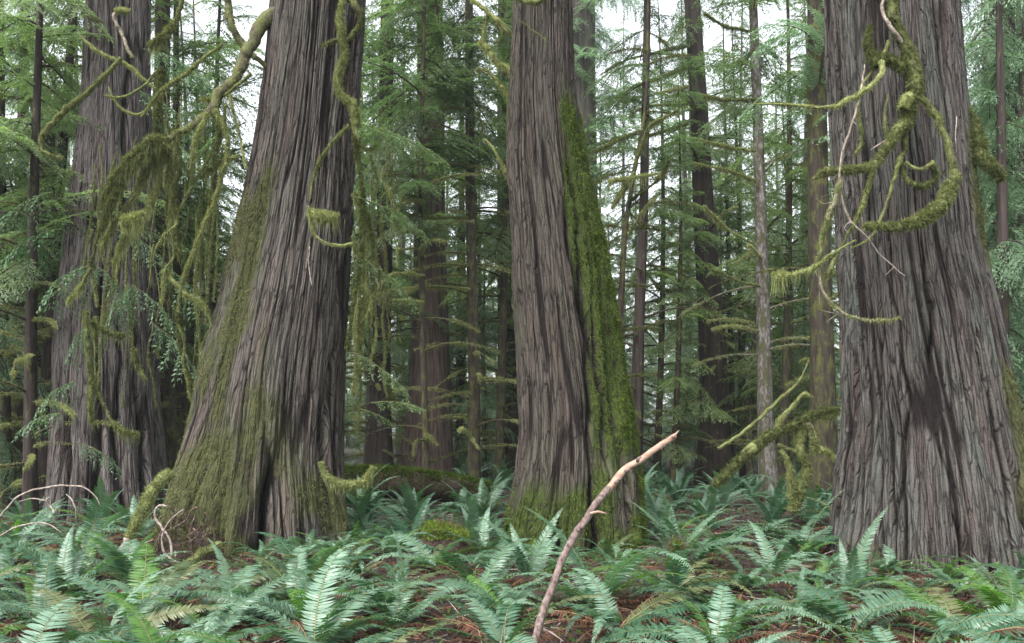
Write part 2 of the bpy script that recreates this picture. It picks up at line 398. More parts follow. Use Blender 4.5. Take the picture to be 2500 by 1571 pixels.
    for nm, arr in (('ridge', ridge), ('moss', mm)):
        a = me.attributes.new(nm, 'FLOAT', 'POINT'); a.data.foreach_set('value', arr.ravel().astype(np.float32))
    uvl = me.uv_layers.new(name='UVMap')
    li = np.zeros(len(me.loops), np.int32); me.loops.foreach_get('vertex_index', li)
    uu = (A * rm).ravel()[li].reshape(-1, 4); seam = (uu.max(1) - uu.min(1)) > pi * rm
    uu[seam] = np.where(uu[seam] < rm * 1.0, uu[seam] + 2 * pi * rm, uu[seam])
    uvl.data.foreach_set('uv', np.stack([uu.ravel(), Z.ravel()[li]], 1).ravel().astype(np.float32))
    link('trunk', me, root)
    HERO.append((b0, Y, float(np.interp(0.1, zr, rr))))
    if moss is not None and nblade:
        w = (mm > 0.5) & (np.abs(A) < 1.75) & (Z < ztop + 0.2)
        idx = np.flatnonzero(w.ravel())
        if len(idx):
            pick = rng.choice(idx, nblade, p=(mm.ravel()[idx] - 0.4) / (mm.ravel()[idx] - 0.4).sum())
            p = co.reshape(-1, 3)[pick] + rng.normal(0, 0.008, (nblade, 3))
            nrm = np.stack([np.sin(A + off), -np.cos(A + off), 0 * A], -1).reshape(-1, 3)[pick]
            d = nrm * 0.8 + rng.normal(0, 0.5, (nblade, 3)) + np.array([0, 0, -0.45])
            mb = MB(); blades(mb, p - nrm * 0.006, d, rng.uniform(0.015, 0.045, nblade), rng.uniform(0.008, 0.018, nblade))
            mb.build('moss', M[mossmat], root)
    root['_f'] = 0
    del root['_f']
    return root, (lambda zq: (float(np.interp(zq, zr, cr)), float(np.interp(zq, zr, rr))))

def moss1(A, Z): return 0.28 * (1 - sst(0.0, 0.7, Z)) + 0.02
def moss2(A, Z):
    left = 1 - sst(-0.9, 0.6, A + 0.11 * (Z - 1.0))
    low = np.maximum(1 - sst(0.3, 1.7, Z + 0.9 * np.abs(A - 0.55)), 0.75 * (1 - sst(0.6, 2.6, Z + 0.9 * np.maximum(A + 0.1, 0))))
    up = 1 - sst(2.6, 6.0, Z)
    streak = 0.9 * np.exp(-((A + 0.62) / 0.18) ** 2) * sst(1, 2, Z) * (1 - sst(4.2, 5.6, Z))
    return np.clip(left * up * 0.56 + 0.6 * low + streak * 0.6, 0, 1) * (A > -1.75) * (A < 1.3)
def moss3(A, Z):
    edge = 0.10 - 0.02 * Z + 0.28 * sst(3, 6.5, Z)
    right = sst(edge, edge + 0.45, A)
    hi = 1 - sst(4.6, 6.9, Z)
    low = 0.55 * (1 - sst(0.1, 1.3, Z))
    return np.clip(right * hi * 0.9 + low, 0, 1)
def moss4(A, Z):
    return np.clip(sst(0.75, 1.05, A) * (1 - sst(1.8, 2.6, Z)) * 0.6 + 0.55 * sst(1.0, 1.2, A) * sst(3.3, 3.8, Z) * (1 - sst(4.9, 5.4, Z)) + 0.15 * (1 - sst(0, 0.6, Z)), 0, 1)

T1, f1 = hero('fluted grey cedar at far left, half veiled by hanging mossy twigs',
    [(0, 210, 372), (200, 200, 375), (400, 176, 378), (600, 152, 385), (800, 133, 388), (1000, 130, 392), (1150, 122, 403), (1260, 108, 420)],
    16.0, M['bark1'], 11, lobes=[(-1.0, 0.2, 0.12, 3.5), (-0.45, 0.16, 0.10, 3.5), (0.0, 0.16, 0.13, 3.5), (0.42, 0.15, 0.10, 3), (0.85, 0.18, 0.12, 3.5), (1.35, 0.2, 0.1, 3)],
    grooves=[(-0.72, 0.05, 0.16, -0.5, 2.2, 0), (-0.20, 0.07, 0.25, -0.5, 4.4, 0.01), (0.20, 0.04, 0.16, -0.5, 3.6, 0), (0.62, 0.05, 0.22, -0.5, 3.4, 0.0), (1.08, 0.05, 0.18, -0.5, 4.5, 0), (0.25, 0.06, 0.14, 5.2, 8.2, 0.02)],
    moss=moss1, nblade=1500, nf=7.0, fiss=0.028)
T2, f2 = hero('giant cedar with olive moss on its left flank and a black split at its foot',
    [(0, 664, 895), (190, 645, 882), (340, 625, 870), (540, 583, 862), (730, 538, 852), (930, 486, 843), (1140, 440, 846), (1270, 408, 858), (1340, 392, 872)],
    12.5, M['bark2'], 23, lobes=[(-1.1, 0.22, 0.16, 2.2), (-0.5, 0.16, 0.20, 1.6), (-0.18, 0.09, 0.16, 1.0), (0.35, 0.28, 0.16, 1.4), (1.05, 0.12, 0.12, 1.3)],
    grooves=[(0.0, 0.055, 0.75, -0.5, 1.25, 0.03), (-0.31, 0.035, 0.30, -0.5, 0.30, 0.0), (0.86, 0.035, 0.16, 0.6, 6.6, 0.03), (0.60, 0.02, 0.07, 1.5, 7, 0.03), (-0.75, 0.05, 0.12, -0.5, 1.4, 0)],
    moss=moss2, nblade=15000, nf=8.5, fiss=0.030)
T3, f3 = hero('leaning cedar with bright green moss down its right flank, behind the pale broken stick',
    [(0, 1251, 1398), (260, 1240, 1412), (415, 1235, 1440), (570, 1244, 1474), (730, 1251, 1500), (880, 1261, 1524), (1040, 1264, 1548), (1170, 1250, 1566), (1250, 1238, 1572), (1340, 1226, 1578)],
    12.5, M['bark3'], 37, lobes=[(-0.95, 0.16, 0.10, 1.2), (-0.42, 0.16, 0.12, 1.0), (0.02, 0.12, 0.08, 0.9), (0.45, 0.2, 0.1, 2.5), (0.9, 0.18, 0.08, 4)],
    grooves=[(-0.23, 0.035, 0.28, -0.5, 0.55, 0.0), (0.22, 0.06, 0.22, -0.5, 4.8, 0.012), (0.42, 0.07, 0.24, 1.2, 5.4, 0.005), (0.72, 0.05, 0.18, 0.3, 5.0, 0.0), (0.58, 0.03, 0.12, 0.8, 4.2, -0.01), (-0.68, 0.03, 0.1, -0.5, 1.0, 0), (1.05, 0.04, 0.1, 0.0, 4.2, 0)],
    moss=moss3, mossmat='trunkgreen', nblade=38000, streaky=1.0, nf=9.5, fiss=0.026, mossh=0.07)
T4, f4 = hero('widest cedar, at right, with a long black crack and curling mossy boughs in front',
    [(0, 2004, 2342), (210, 2013, 2362), (415, 2025, 2385), (620, 2037, 2404), (830, 2044, 2450), (1040, 2046, 2492), (1140, 2034, 2520), (1300, 2018, 2556), (1400, 2005, 2580)],
    11.0, M['bark4'], 53, lobes=[(-0.85, 0.3, 0.08, 1.2), (-0.15, 0.3, 0.05, 1.5), (0.5, 0.3, 0.05, 2.5), (1.1, 0.2, 0.16, 2.0)],
    grooves=[(0.10, 0.024, 0.22, 2.4, 3.75, 0.0), (0.13, 0.016, 0.09, 0.4, 1.7, -0.02), (0.13, 0.05, 0.30, -0.5, 0.45, 0.0), (0.80, 0.035, 0.35, -0.5, 1.25, 0.0), (-0.3, 0.02, 0.1, 0.5, 4.5, 0.02), (-0.55, 0.02, 0.08, 0, 5, 0.01), (-0.95, 0.03, 0.1, 2, 7, 0.0), (-0.1, 0.10, 0.2, 5.9, 8, 0), (0.62, 0.015, 0.08, 1.2, 3.2, 0.05)],
    moss=moss4, nblade=9000, nf=8.0, fiss=0.040)

# ------------------------------------------------------------------ conifers
def make_spray(L, seed, droop, fan, bl=0.075, bw=0.020, step=0.05, twst=0.11, hang=0.25):
    """one leafy limb along +x: returns leaf quads (n,4,3) and its axis polyline"""
    g = np.random.default_rng(seed)
    s = np.linspace(0, 1, 14); ax = np.stack([s * L * 0.95, 0.10 * L * np.sin(s * 2.2 + g.random() * 6) * s, 0.10 * s * L - droop * L * s ** 2], 1)
    P_, D_, N_ = [], [], []
    n = max(6, int(L / twst))
    for k in range(n):
        for sd in (-1, 1):
            t = np.clip((k + g.random()) / n, 0.08, 1)
            if g.random() < 0.12: continue
            o = np.array([np.interp(t, s, ax[:, i]) for i in range(3)])
            tl = L * fan * (0.25 + 0.75 * sin(pi * min(1, t * 0.9 + 0.12)) ** 0.8) * g.uniform(0.6, 1.15)
            an = R(g.uniform(42, 68)) * sd
            m = max(3, int(tl / step)); q = np.linspace(0.08, 1, m)
            d0 = np.array([cos(an), sin(an), g.uniform(-0.15, 0.1)])
            pt = o + d0 * (q * tl)[:, None] + np.array([0, 0, -1]) * (hang * tl * q ** 2)[:, None]
            dt = norm(np.gradient(pt, axis=0))
            side = np.stack([-dt[:, 1], dt[:, 0], 0 * q], 1)
            for e in (-1, 1):
                P_.append(pt); D_.append(dt * 0.75 + side * e * 0.7 + g.normal(0, 0.16, (m, 3)))
                N_.append(np.tile([0, 0, 1.0], (m, 1)) + g.normal(0, 0.35, (m, 3)))
    p, d, nn = np.concatenate(P_), norm(np.concatenate(D_)), np.concatenate(N_)
    k = len(p); ll = (bl * g.uniform(0.6, 1.25, k))[:, None]; sv = norm(np.cross(d, nn)) * (bw * g.uniform(0.7, 1.3, k) / 2)[:, None]
    return np.stack([p, p + d * ll * 0.45 + sv, p + d * ll, p + d * ll * 0.45 - sv], 1), ax

LIB = {}
def lib(kind):
    if kind not in LIB:
        out = []
        for i, L in enumerate([1.0, 1.0, 1.6, 1.6, 2.3, 2.3, 3.1, 3.1]):
            if kind == 'hemlock': out.append((L,) + make_spray(L, 300 + i, 0.26 + 0.05 * (i % 3), 0.36, 0.085, 0.025, 0.038, 0.08, 0.48))
            elif kind == 'cedar': out.append((L,) + make_spray(L, 400 + i, 0.42 + 0.06 * (i % 3), 0.34, 0.085, 0.019, 0.034, 0.075, 0.95))
            else: out.append((L,) + make_spray(L, 500 + i, 0.30 + 0.05 * (i % 3), 0.40, 0.18, 0.065, 0.08, 0.15, 0.35))
        LIB[kind] = out
    return LIB[kind]

# ------------------------------------------------------------------ mossy boughs
def clumpf(x, seed):
    """how thick the moss lies along a bough: 0 bare, 1 fat cushion"""
    return sst(0.22, 0.75, fbm(x * 1.9, np.full(np.shape(x), seed * 3.3), seed, 3))
def moss_sleeve(mb, c, r, thick, dens, hang, seed):
    """shaggy moss round a branch: short tufts all round, loose strands underneath"""
    seg = np.linalg.norm(np.diff(c, axis=0), axis=1); tot = seg.sum(); cum = np.concatenate([[0], np.cumsum(seg)])
    n = int(tot * dens * 2.2)
    if n < 4: return
    t, u, w = frames(c)
    def place(n):
        k = rng.choice(len(seg), n, p=seg / tot); f = rng.random(n)
        a = rng.uniform(0, 2 * pi, n); nr = u[k] * np.cos(a)[:, None] + w[k] * np.sin(a)[:, None]
        cl = clumpf(cum[k] + seg[k] * f, seed)
        return c[k] + (c[k + 1] - c[k]) * f[:, None], r[k], nr, cl, t[k]
    p, rad, nr, cl, tt = place(n)
    keep = rng.random(n) < 0.25 + 0.9 * cl
    p, rad, nr, cl, tt = p[keep], rad[keep], nr[keep], cl[keep], tt[keep]; n = len(p)
    p = p + nr * (rad + thick * 0.35 * cl * rng.random(n))[:, None]
    d = nr * 0.8 + rng.normal(0, 0.45, (n, 3)) + np.array([0, 0, -0.35])
    L = np.minimum(thick, 0.05) * rng.uniform(0.4, 1.35, n) * (0.5 + 0.7 * cl)
    blades(mb, p - nr * 0.004, d, L, rng.uniform(0.006, 0.014, n))
    # strands
    m = int(tot * dens * 0.22 * min(hang, 3.0))
    if m > 3:
        p, rad, nr, cl, tt = place(m)
        keep = rng.random(m) < cl ** 1.5; p, rad, cl = p[keep], rad[keep], cl[keep]; m = len(p)
        if m:
            p = p + np.stack([rng.normal(0, 1, m), rng.normal(0, 1, m), -0.3 * np.ones(m)], 1) * (rad * 0.7)[:, None]
            L = thick * (0.5 + hang * 1.5 * rng.random(m) ** 2) * (0.4 + cl)
            d = rng.normal(0, 0.13, (m, 3)) + np.array([0, 0, -1.0])
            blades(mb, p, d, L, rng.uniform(0.004, 0.010, m))

BSEED = [100]
def bough(root, pts, rad, Y, moss=0.03, hang=1.0, dens=900, mat='limb', mossmat='moss', name='branch', Y1=None, sleeve=True, lump=0.16, wig=1.0):
    """pts: outline-picture points of the bough; rad in the same picture units; Y (to Y1) its distance"""
    BSEED[0] += 1; sd_ = BSEED[0]
    ys = np.linspace(Y, Y1 if Y1 is not None else Y, len(pts))
    ys = ys + 0.12 * (vn(np.arange(len(pts)) * 0.9, np.full(len(pts), sd_ * 1.7), sd_) - 0.5)
    w3 = np.array([P(p[0], p[1], y) for p, y in zip(pts, ys)])
    if np.isscalar(rad): rad = np.linspace(rad, rad * 0.45, len(pts))
    rr = np.interp(np.linspace(0, 1, len(pts)), np.linspace(0, 1, len(rad)), rad) * ys / F0
    c, r = curve(w3, rr, 0.035)
    c = c + (np.stack([vn(np.arange(len(c)) * 0.5, np.full(len(c), sd_ + 9.0 * k), sd_ + k) for k in range(3)], 1) - 0.5) * np.minimum(0.03, r[:, None] * 1.2) * wig
    loc = np.array(root.location)
    mb = MB(); tube(mb, c - loc, r, 7, 0.12, sd_)
    ln_ = float(np.linalg.norm(np.diff(c, axis=0), axis=1).sum())
    if moss and ln_ > 0.35:
        for _ in range(int(ln_ / 0.22)):
            i0 = rng.integers(2, len(c) - 1); d0 = norm(rng.normal(0, 1, 3) * np.array([1, 0.7, 0.8]) + np.array([0, 0, -0.25])); d1 = norm(d0 + rng.normal(0, 0.5, 3)); l0 = rng.uniform(0.06, 0.24)
            pp = np.array([c[i0], c[i0] + d0 * l0 * 0.5, c[i0] + (d0 + d1) * l0 * 0.5]) - loc
            tube(mb, *curve(pp, [min(0.006, r[i0] * 0.6), 0.0035, 0.0015], 0.05), 4)
    o = mb.build(name, M[mat], root, True)
    if moss:
        ms = MB()
        if sleeve:
            tube(ms, c - loc, r * 0.97 + moss * 0.33 * clumpf(np.concatenate([[0], np.cumsum(np.linalg.norm(np.diff(c, axis=0), axis=1))]), sd_) * r / (r + 0.006), 9, lump, sd_ + 3)
        moss_sleeve(ms, c - loc, r, moss, dens, hang, sd_)
        ms.build('moss', M[mossmat], o)
    return o

def zz(x0, y0, s, pts): return [(x0 + a / s, y0 + b / s) for a, b in pts]

# boughs in front of the widest cedar
z5 = lambda *p: zz(1400, 0, 1.891, p)
YB = 9.75
bough(T4, z5((1490, -60), (1480, 60), (1500, 140), (1540, 230), (1560, 300), (1570, 360), (1570, 430), (1550, 500), (1535, 590)), [12, 11, 12, 15, 17, 17, 15, 12, 9], YB, 0.045, 0.8, 2200)
bough(T4, z5((1450, -60), (1425, 45), (1470, 130), (1540, 225)), [3, 4, 5, 6], YB - 0.05, 0.012, 0.3, 350, mat='twig', sleeve=False)
bough(T4, z5((1560, 380), (1620, 470), (1680, 550), (1720, 630), (1745, 720), (1755, 800), (1740, 870), (1700, 940), (1640, 990), (1560, 1030), (1450, 1045), (1345, 1045)), [8, 7, 7, 6, 8, 11, 12, 12, 13, 8, 5, 2], YB - 0.05, 0.045, 0.9, 2200, Y1=YB - 0.4)
bough(T4, z5((1545, 345), (1490, 300), (1440, 272), (1400, 285), (1372, 260), (1360, 190), (1375, 112)), [11, 10, 9, 11, 9, 5, 3], YB, 0.04, 0.8, 1800)
bough(T4, z5((1430, 280), (1420, 350), (1370, 400), (1300, 445), (1220, 485), (1150, 498), (1060, 490), (940, 482), (830, 480)), [7, 6, 4.5, 4, 4, 3.5, 3, 2, 1.5], YB - 0.1, 0.022, 1.6, 1000, Y1=YB - 0.6)
bough(T4, z5((1535, 560), (1500, 600), (1440, 690), (1380, 760), (1310, 780), (1230, 790), (1160, 795), (1110, 825)), [10, 9, 8, 6, 6, 5, 5, 2], YB - 0.05, 0.04, 1.0, 1600)
bough(T4, z5((1440, 650), (1405, 672), (1370, 695)), [2.2, 1.8, 1], YB - 0.15, 0, mat='twig')
bough(T4, z5((1190, 790), (1165, 790), (1150, 800)), [6, 9, 5], YB - 0.1, 0.035, 0.6, 2500)
bough(T4, z5((1530, 590), (1535, 700), (1500, 740), (1520, 800), (1560, 850), (1620, 860), (1665, 830), (1668, 770), (1640, 760)), [7, 5, 5, 4, 5, 5, 5, 6, 5], YB, 0.026, 0.9, 1500)
bough(T4, z5((1525, 750), (1590, 780), (1660, 757)), [4, 4, 6], YB - 0.06, 0.03, 1.4, 1500)
bough(T4, z5((1530, 500), (1545, 440), (1540, 470)), [9, 11, 8], YB - 0.1, 0.04, 0.8, 2500)
bough(T4, z5((1345, 300), (1330, 400), (1290, 560), (1250, 680), (1230, 800), (1240, 930), (1280, 1020), (1350, 1090), (1420, 1180), (1530, 1275)), [1.6, 2.2, 2.6, 2.6, 2.4, 2.4, 2.4, 2.2, 1.8, 1.0], YB - 0.25, 0.010, 0.8, 300, mat='twig', sleeve=False)
bough(T4, z5((1395, 740), (1360, 870), (1320, 980), (1270, 1080), (1200, 1200), (1175, 1290)), [5, 4, 4, 3.5, 3, 2.5], YB - 0.1, 0.024, 1.2, 900)
bough(T4, z5((1230, 830), (1190, 980), (1150, 1080), (1130, 1220), (1150, 1340), (1220, 1430), (1330, 1475), (1430, 1480), (1505, 1468)), [4, 5, 4, 3.5, 3, 3, 2.5, 2, 1], YB - 0.3, 0.02, 1.4, 700, mat='twig', sleeve=False)
bough(T4, z5((1225, 850), (1190, 980), (1150, 1090), (1128, 1230)), [5, 6, 5, 4], YB - 0.32, 0.03, 1.6, 1300)
bough(T4, z5((1510, 720), (1480, 830), (1440, 960), (1370, 1100), (1280, 1150)), [4, 4, 3.5, 3, 2], YB - 0.05, 0.024, 1.2, 900)
bough(T4, z5((1300, 1110), (1180, 1180), (1100, 1240), (1020, 1265), (940, 1282)), [2, 2.5, 3, 4, 4], YB - 0.35, 0.03, 2.5, 1100)
bough(T4, z5((970, 1270), (945, 1280), (930, 1290)), [5, 8, 6], YB - 0.4, 0.05, 3.0, 3500)
bough(T4, z5((1210, 1180), (1185, 1240), (1180, 1290)), [5, 6, 5], YB - 0.3, 0.035, 1.5, 1800)
bough(T4, z5((1310, 480), (1330, 640), (1300, 720)), [3, 3, 2], YB, 0.02, 1.2, 700)
bough(T4, z5((1460, 190), (1440, 240), (1380, 330), (1330, 400), (1310, 520)), [4, 3.5, 3, 3, 2], YB + 0.1, 0.02, 1.5, 800)
bough(T4, z5((1450, 440), (1440, 560), (1450, 680)), [3, 3, 2], YB + 0.1, 0.02, 1.8, 700)
bough(T4, z5((1770, 540), (1765, 640), (1770, 720)), [1.2, 1.4, 1], YB - 0.1, 0, mat='twig')
bough(T4, z5((1790, 500), (1840, 570), (1870, 650), (1890, 730), (1920, 770), (1975, 800), (1972, 835)), [10, 12, 11, 12, 9, 6, 3], 10.6, 0.05, 1.0, 1600, Y1=10.3)
bough(T4, z5((1900, 760), (1940, 785), (1975, 780)), [4, 3, 1.5], 10.4, 0.0, mat='twig')

# great limb of the mossy cedar with its drooping branchlets
z1 = lambda *p: zz(0, 0, 1.891, p)
z2 = lambda *p: zz(0, 750, 1.843, p)
bough(T2, z1((1290, 60), (1255, 70), (1215, 105), (1180, 170), (1140, 235), (1110, 310), (1075, 380), (1010, 440), (975, 510), (910, 565), (830, 615), (760, 650)), [20, 18, 17, 15, 14, 13, 12, 13, 11, 8, 7, 8], 12.2, 0.022, 0.8, 500, Y1=11.6, sleeve=False)
bough(T2, z1((1050, -40), (1050, 20), (1065, 110), (1100, 185), (1135, 225)), [8, 9, 9, 9, 8], 12.1, 0.03, 0.8, 700, sleeve=False)
bough(T2, z1((1160, 255), (1200, 285), (1235, 310)), [6, 6, 7], 12.2, 0.015, 0.5, 400, sleeve=False)
dr = [
 ((780, 640), (700, 640), (650, 690), (570, 760), (500, 860), (470, 960)),
 ((720, 645), (650, 730), (570, 820), (520, 920), (470, 1040), (430, 1170), (420, 1240)),
 ((745, 650), (690, 760), (640, 870), (560, 990), (500, 1080), (470, 1150)),
 ((765, 655), (740, 780), (700, 930), (650, 1010), (600, 1060), (560, 1150), (530, 1210)),
 ((780, 650), (780, 760), (790, 900), (790, 1040), (800, 1180), (760, 1260), (750, 1400)),
 ((1040, 480), (1030, 600), (960, 740), (880, 870), (820, 980), (810, 1040), (770, 1080)),
 ((1060, 440), (1100, 600), (1120, 700), (1135, 780)),
 ((990, 510), (1040, 600), (1050, 720), (1020, 830), (990, 930), (940, 1050), (880, 1200), (840, 1320), (820, 1440)),
 ((960, 520), (900, 660), (890, 800), (870, 900)),
 ((1160, 345), (1100, 390), (1040, 440), (980, 460), (920, 460)),
 ((1030, 205), (940, 270), (860, 340), (760, 410), (650, 540)),
 ((850, -20), (800, 110), (740, 180), (690, 215)),
 ((740, 320), (735, 430), (720, 560), (715, 640)),
 ((760, 1250), (860, 1360), (930, 1400), (985, 1510)),
 ((420, 1240), (370, 1330), (310, 1400)),
 ((420, 1250), (440, 1350), (450, 1420)),
 ((820, 600), (830, 760), (800, 900), (820, 1060), (830, 1200)),
 ((1000, 500), (1010, 640), (980, 760), (940, 800)),
 ((1100, 720), (1000, 760), (930, 820)),
 ((690, 690), (600, 790), (560, 900), (540, 1010)),
]
for i, d in enumerate(dr):
    big = i in (0, 1, 2, 3, 11, 12)
    bough(T2, z1(*d), [4.5 if big else 3.2, 4.5 if big else 3.0, 4 if big else 2.4, 2], 11.4 + 0.12 * (i % 7), 0.055 if big else 0.035, 2.6 if big else 2.0, 1900 if big else 1100, Y1=11.7 + 0.1 * (i % 5))
bough(T2, z1((660, 1000), (600, 1015), (570, 1030)), [7, 9, 6], 11.3, 0.06, 2.0, 3000)
for i, d in enumerate([((385, 20), (395, 200), (410, 330), (405, 420), (415, 520)), ((410, 330), (450, 400), (490, 490), (550, 555), (628, 575)),
          ((560, 130), (480, 110), (400, 60)), ((600, 190), (620, 260), (655, 330)), ((800, 0), (810, 150), (850, 330), (870, 420)), ((430, 40), (425, 180), (430, 330))]):
    bough(T2, z2(*d), [3.5, 3, 2.5, 1.5], 12.4 + 0.1 * i, 0.04, 2.4, 1300)
# right-hand boughs of the mossy cedar
bough(T2, z1((1610, -40), (1570, 50), (1575, 150), (1590, 250), (1560, 380), (1580, 440), (1630, 490), (1640, 590), (1658, 650)), [7, 6, 7, 7, 7, 7, 8, 6, 5], 11.1, 0.035, 1.2, 1500)
bough(T2, z1((1600, -30), (1640, 30), (1665, 80), (1650, 130), (1610, 175), (1560, 185), (1485, 215)), [7, 8, 7, 6, 5, 4, 2], 11.1, 0.03, 0.8, 1400)
bough(T2, z1((1610, 580), (1500, 700), (1450, 820), (1430, 930)), [4, 3.5, 3, 2], 11.0, 0.028, 1.8, 1000)
bough(T2, z1((1425, 950), (1440, 1060), (1480, 1110), (1560, 1135), (1630, 1130)), [2, 3, 3.5, 4, 4], 10.95, 0.02, 1.2, 900)
bough(T2, z1((1425, 985), (1490, 1000), (1560, 1010)), [7, 12, 8], 11.0, 0.08, 2.2, 6500)
bough(T2, z1((1430, 1140), (1425, 1230), (1440, 1320)), [1.5, 1.5, 1], 11.1, 0, mat='twig')
bough(T2, [(781, 1125), (803, 1168), (846, 1184), (879, 1178), (900, 1168), (914, 1140)], [4, 5, 6, 6, 5, 3], 11.0, 0.04, 2.2, 1600)
for i, d in enumerate([[(868, 330), (885, 480), (880, 620), (860, 760), (850, 850)], [(865, 470), (905, 560), (915, 680), (905, 800)], [(865, 590), (890, 690), (880, 830), (862, 960)],
          [(860, 700), (870, 820), (880, 960), (870, 1040)], [(870, 345), (900, 365), (925, 350)], [(852, 760), (900, 850), (935, 905), (965, 985)]]):
    bough(T2, d, [3, 2.5, 2, 1.2], 12.0 + 0.15 * i, 0.045, 3.4, 1500)
def droop(root, n, x0, x1, y0, y1, l0, l1, Ya, Yb, lean=0.0):
    for _ in range(n):
        x, y = rng.uniform(x0, x1), rng.uniform(y0, y1); L = rng.uniform(l0, l1); k = 5
        dx = np.cumsum(rng.normal(lean, 7, k)); dy = np.linspace(0, L, k)
        Yq = rng.uniform(Ya, Yb)
        bough(root, [(x + (dx[i] if i else 0), y + dy[i]) for i in range(k)], [1.5, 1.3, 1.1, 0.7], Yq, 0.026, 2.0, 460, sleeve=False)
droop(T2, 22, 385, 560, 190, 420, 120, 420, 11.8, 12.8, -4)
droop(T2, 12, 400, 520, 500, 800, 100, 300, 12.2, 13.2, 0)
droop(T2, 26, 850, 960, 330, 780, 90, 300, 11.8, 12.8, 1)
droop(T1, 22, 215, 385, 330, 760, 80, 300, 13.9, 14.5, -2)
# twigs on the fluted cedar
bough(T1, z1((370, 165), (430, 220), (500, 265), (600, 310), (680, 380), (740, 430)), [3, 4, 4, 4.5, 3, 2], 14.6, 0.025, 1.0, 800)
bough(T1, z1((560, 270), (490, 340), (400, 430), (300, 510), (230, 580), (197, 630), (195, 690), (225, 715), (290, 735)), [4.5, 4, 4, 5, 6, 6, 5, 4, 2], 14.4, 0.035, 1.0, 1200)
bough(T1, z1((590, 60), (545, 55), (530, 90), (560, 160), (610, 270)), [4, 5, 4, 4, 3], 14.7, 0.02, 0.6, 500, mat='twig', sleeve=False)
bough(T1, z1((600, 50), (565, 52), (535, 58)), [4, 7, 5], 14.7, 0.04, 0.6, 3000)
bough(T1, z1((480, 440), (560, 450), (660, 400), (720, 330)), [1.5, 2.5, 2.5, 2], 14.3, 0.02, 1.2, 500)
bough(T1, z1((500, 400), (540, 480), (620, 530), (690, 500)), [1.5, 2.5, 2.5, 2], 14.4, 0.02, 1.2, 500)
bough(T1, z1((405, 80), (440, 92), (470, 98)), [3, 4, 2], 14.9, 0.035, 0.6, 2000)

def sprig(root, px, py, Y, L, az, tilt, leaf='cedarleaf', kind='cedar', n=1):
    e = sorted(lib(kind), key=lambda q: abs(q[0] - L) + rng.random() * 0.3)[0]; sc = L / e[0]
    ca, sa, ct, st_ = cos(az), sin(az), cos(tilt), sin(tilt)
    Mx = np.array([[ca * ct, -sa, -ca * st_], [sa * ct, ca, -sa * st_], [st_, 0, ct]]) * sc
    o = P(px, py, Y) - np.array(root.location)
    v = e[1] @ Mx.T + o; mb = MB(); mb.add(v.reshape(-1, 3), np.arange(len(v) * 4).reshape(-1, 4), m=0)
    tube(mb, e[2] @ Mx.T + o, np.linspace(0.010, 0.003, len(e[2])), 5, m=1)
    mb.build('leafy_spray', [M[leaf], M['limb']], root)
for a in [(215, 650, 14.0, 1.2, 2.6, -0.2), (215, 640, 14.0, 1.0, 0.3, -0.5), (300, 690, 13.8, 1.1, 0.4, -0.4), (330, 700, 13.9, 0.9, 2.8, -0.6), (280, 560, 14.2, 1.0, 0.2, -0.3),
          (190, 930, 13.8, 0.9, 2.9, -0.3), (150, 1010, 13.6, 0.8, 3.0, -0.1), (180, 1080, 13.5, 0.8, 0.1, -0.2), (240, 780, 13.9, 0.9, 2.7, -0.5), (370, 790, 14.0, 1.2, 0.1, -0.6), (380, 640, 14.0, 1.3, 0.2, -0.5),
          (150, 560, 14.5, 1.3, 3.0, -0.2), (130, 470, 14.6, 1.2, 2.9, -0.1), (330, 220, 14.4, 1.1, 0.2, -0.3), (350, 120, 14.5, 1.4, 0.1, -0.2), (380, 330, 14.2, 1.2, -0.2, -0.4)]:
    sprig(T1, *a)
for a in [(905, 985, 11.6, 0.7, 0.1, 0.1), (880, 1000, 11.6, 0.6, 0.4, -0.3), (860, 860, 11.8, 1.0, 0.1, -0.5), (855, 620, 12.0, 1.2, 0.2, -0.5), (860, 480, 12.0, 1.2, 0.3, -0.3), (865, 300, 12.2, 1.4, 0.2, -0.2), (600, 300, 12.2, 1.0, 3.3, -0.5)]:
    sprig(T2, *a, leaf='moss' if False else 'needles', kind='hemlock')

# leaning cedar: two short top boughs
z3 = lambda *p: zz(800, 0, 1.891, p)
for i, (d, r) in enumerate([(((860, 460), (840, 330), (780, 290), (740, 230), (700, 190)), [6, 5, 4, 3]), (((850, 470), (800, 400), (740, 330), (690, 320)), [5, 4, 3, 2]),
          (((850, 160), (790, 100), (740, 60), (660, 0)), [6, 5, 5, 4]), (((740, 60), (720, 150), (710, 210)), [4, 3, 2]), (((760, 80), (800, 150), (790, 200)), [4, 3, 2]), (((830, 820), (790, 740), (760, 680), (720, 640)), [4, 3, 3, 2])]):
    bough(T3, z3(*d), r, 12.6 + 0.1 * i, 0.035, 2.0, 1200)
bough(T3, z3((880, 0), (960, 10), (1010, -5)), [4, 5, 4], 11.6, 0.04, 1.2, 1500)
for d, r in [(((880, 90), (960, 150), (1020, 195)), [1.4, 1.6, 1])]:
    bough(T3, z3(*d), r, 11.4, 0.012, 0.8, 300, sleeve=False)

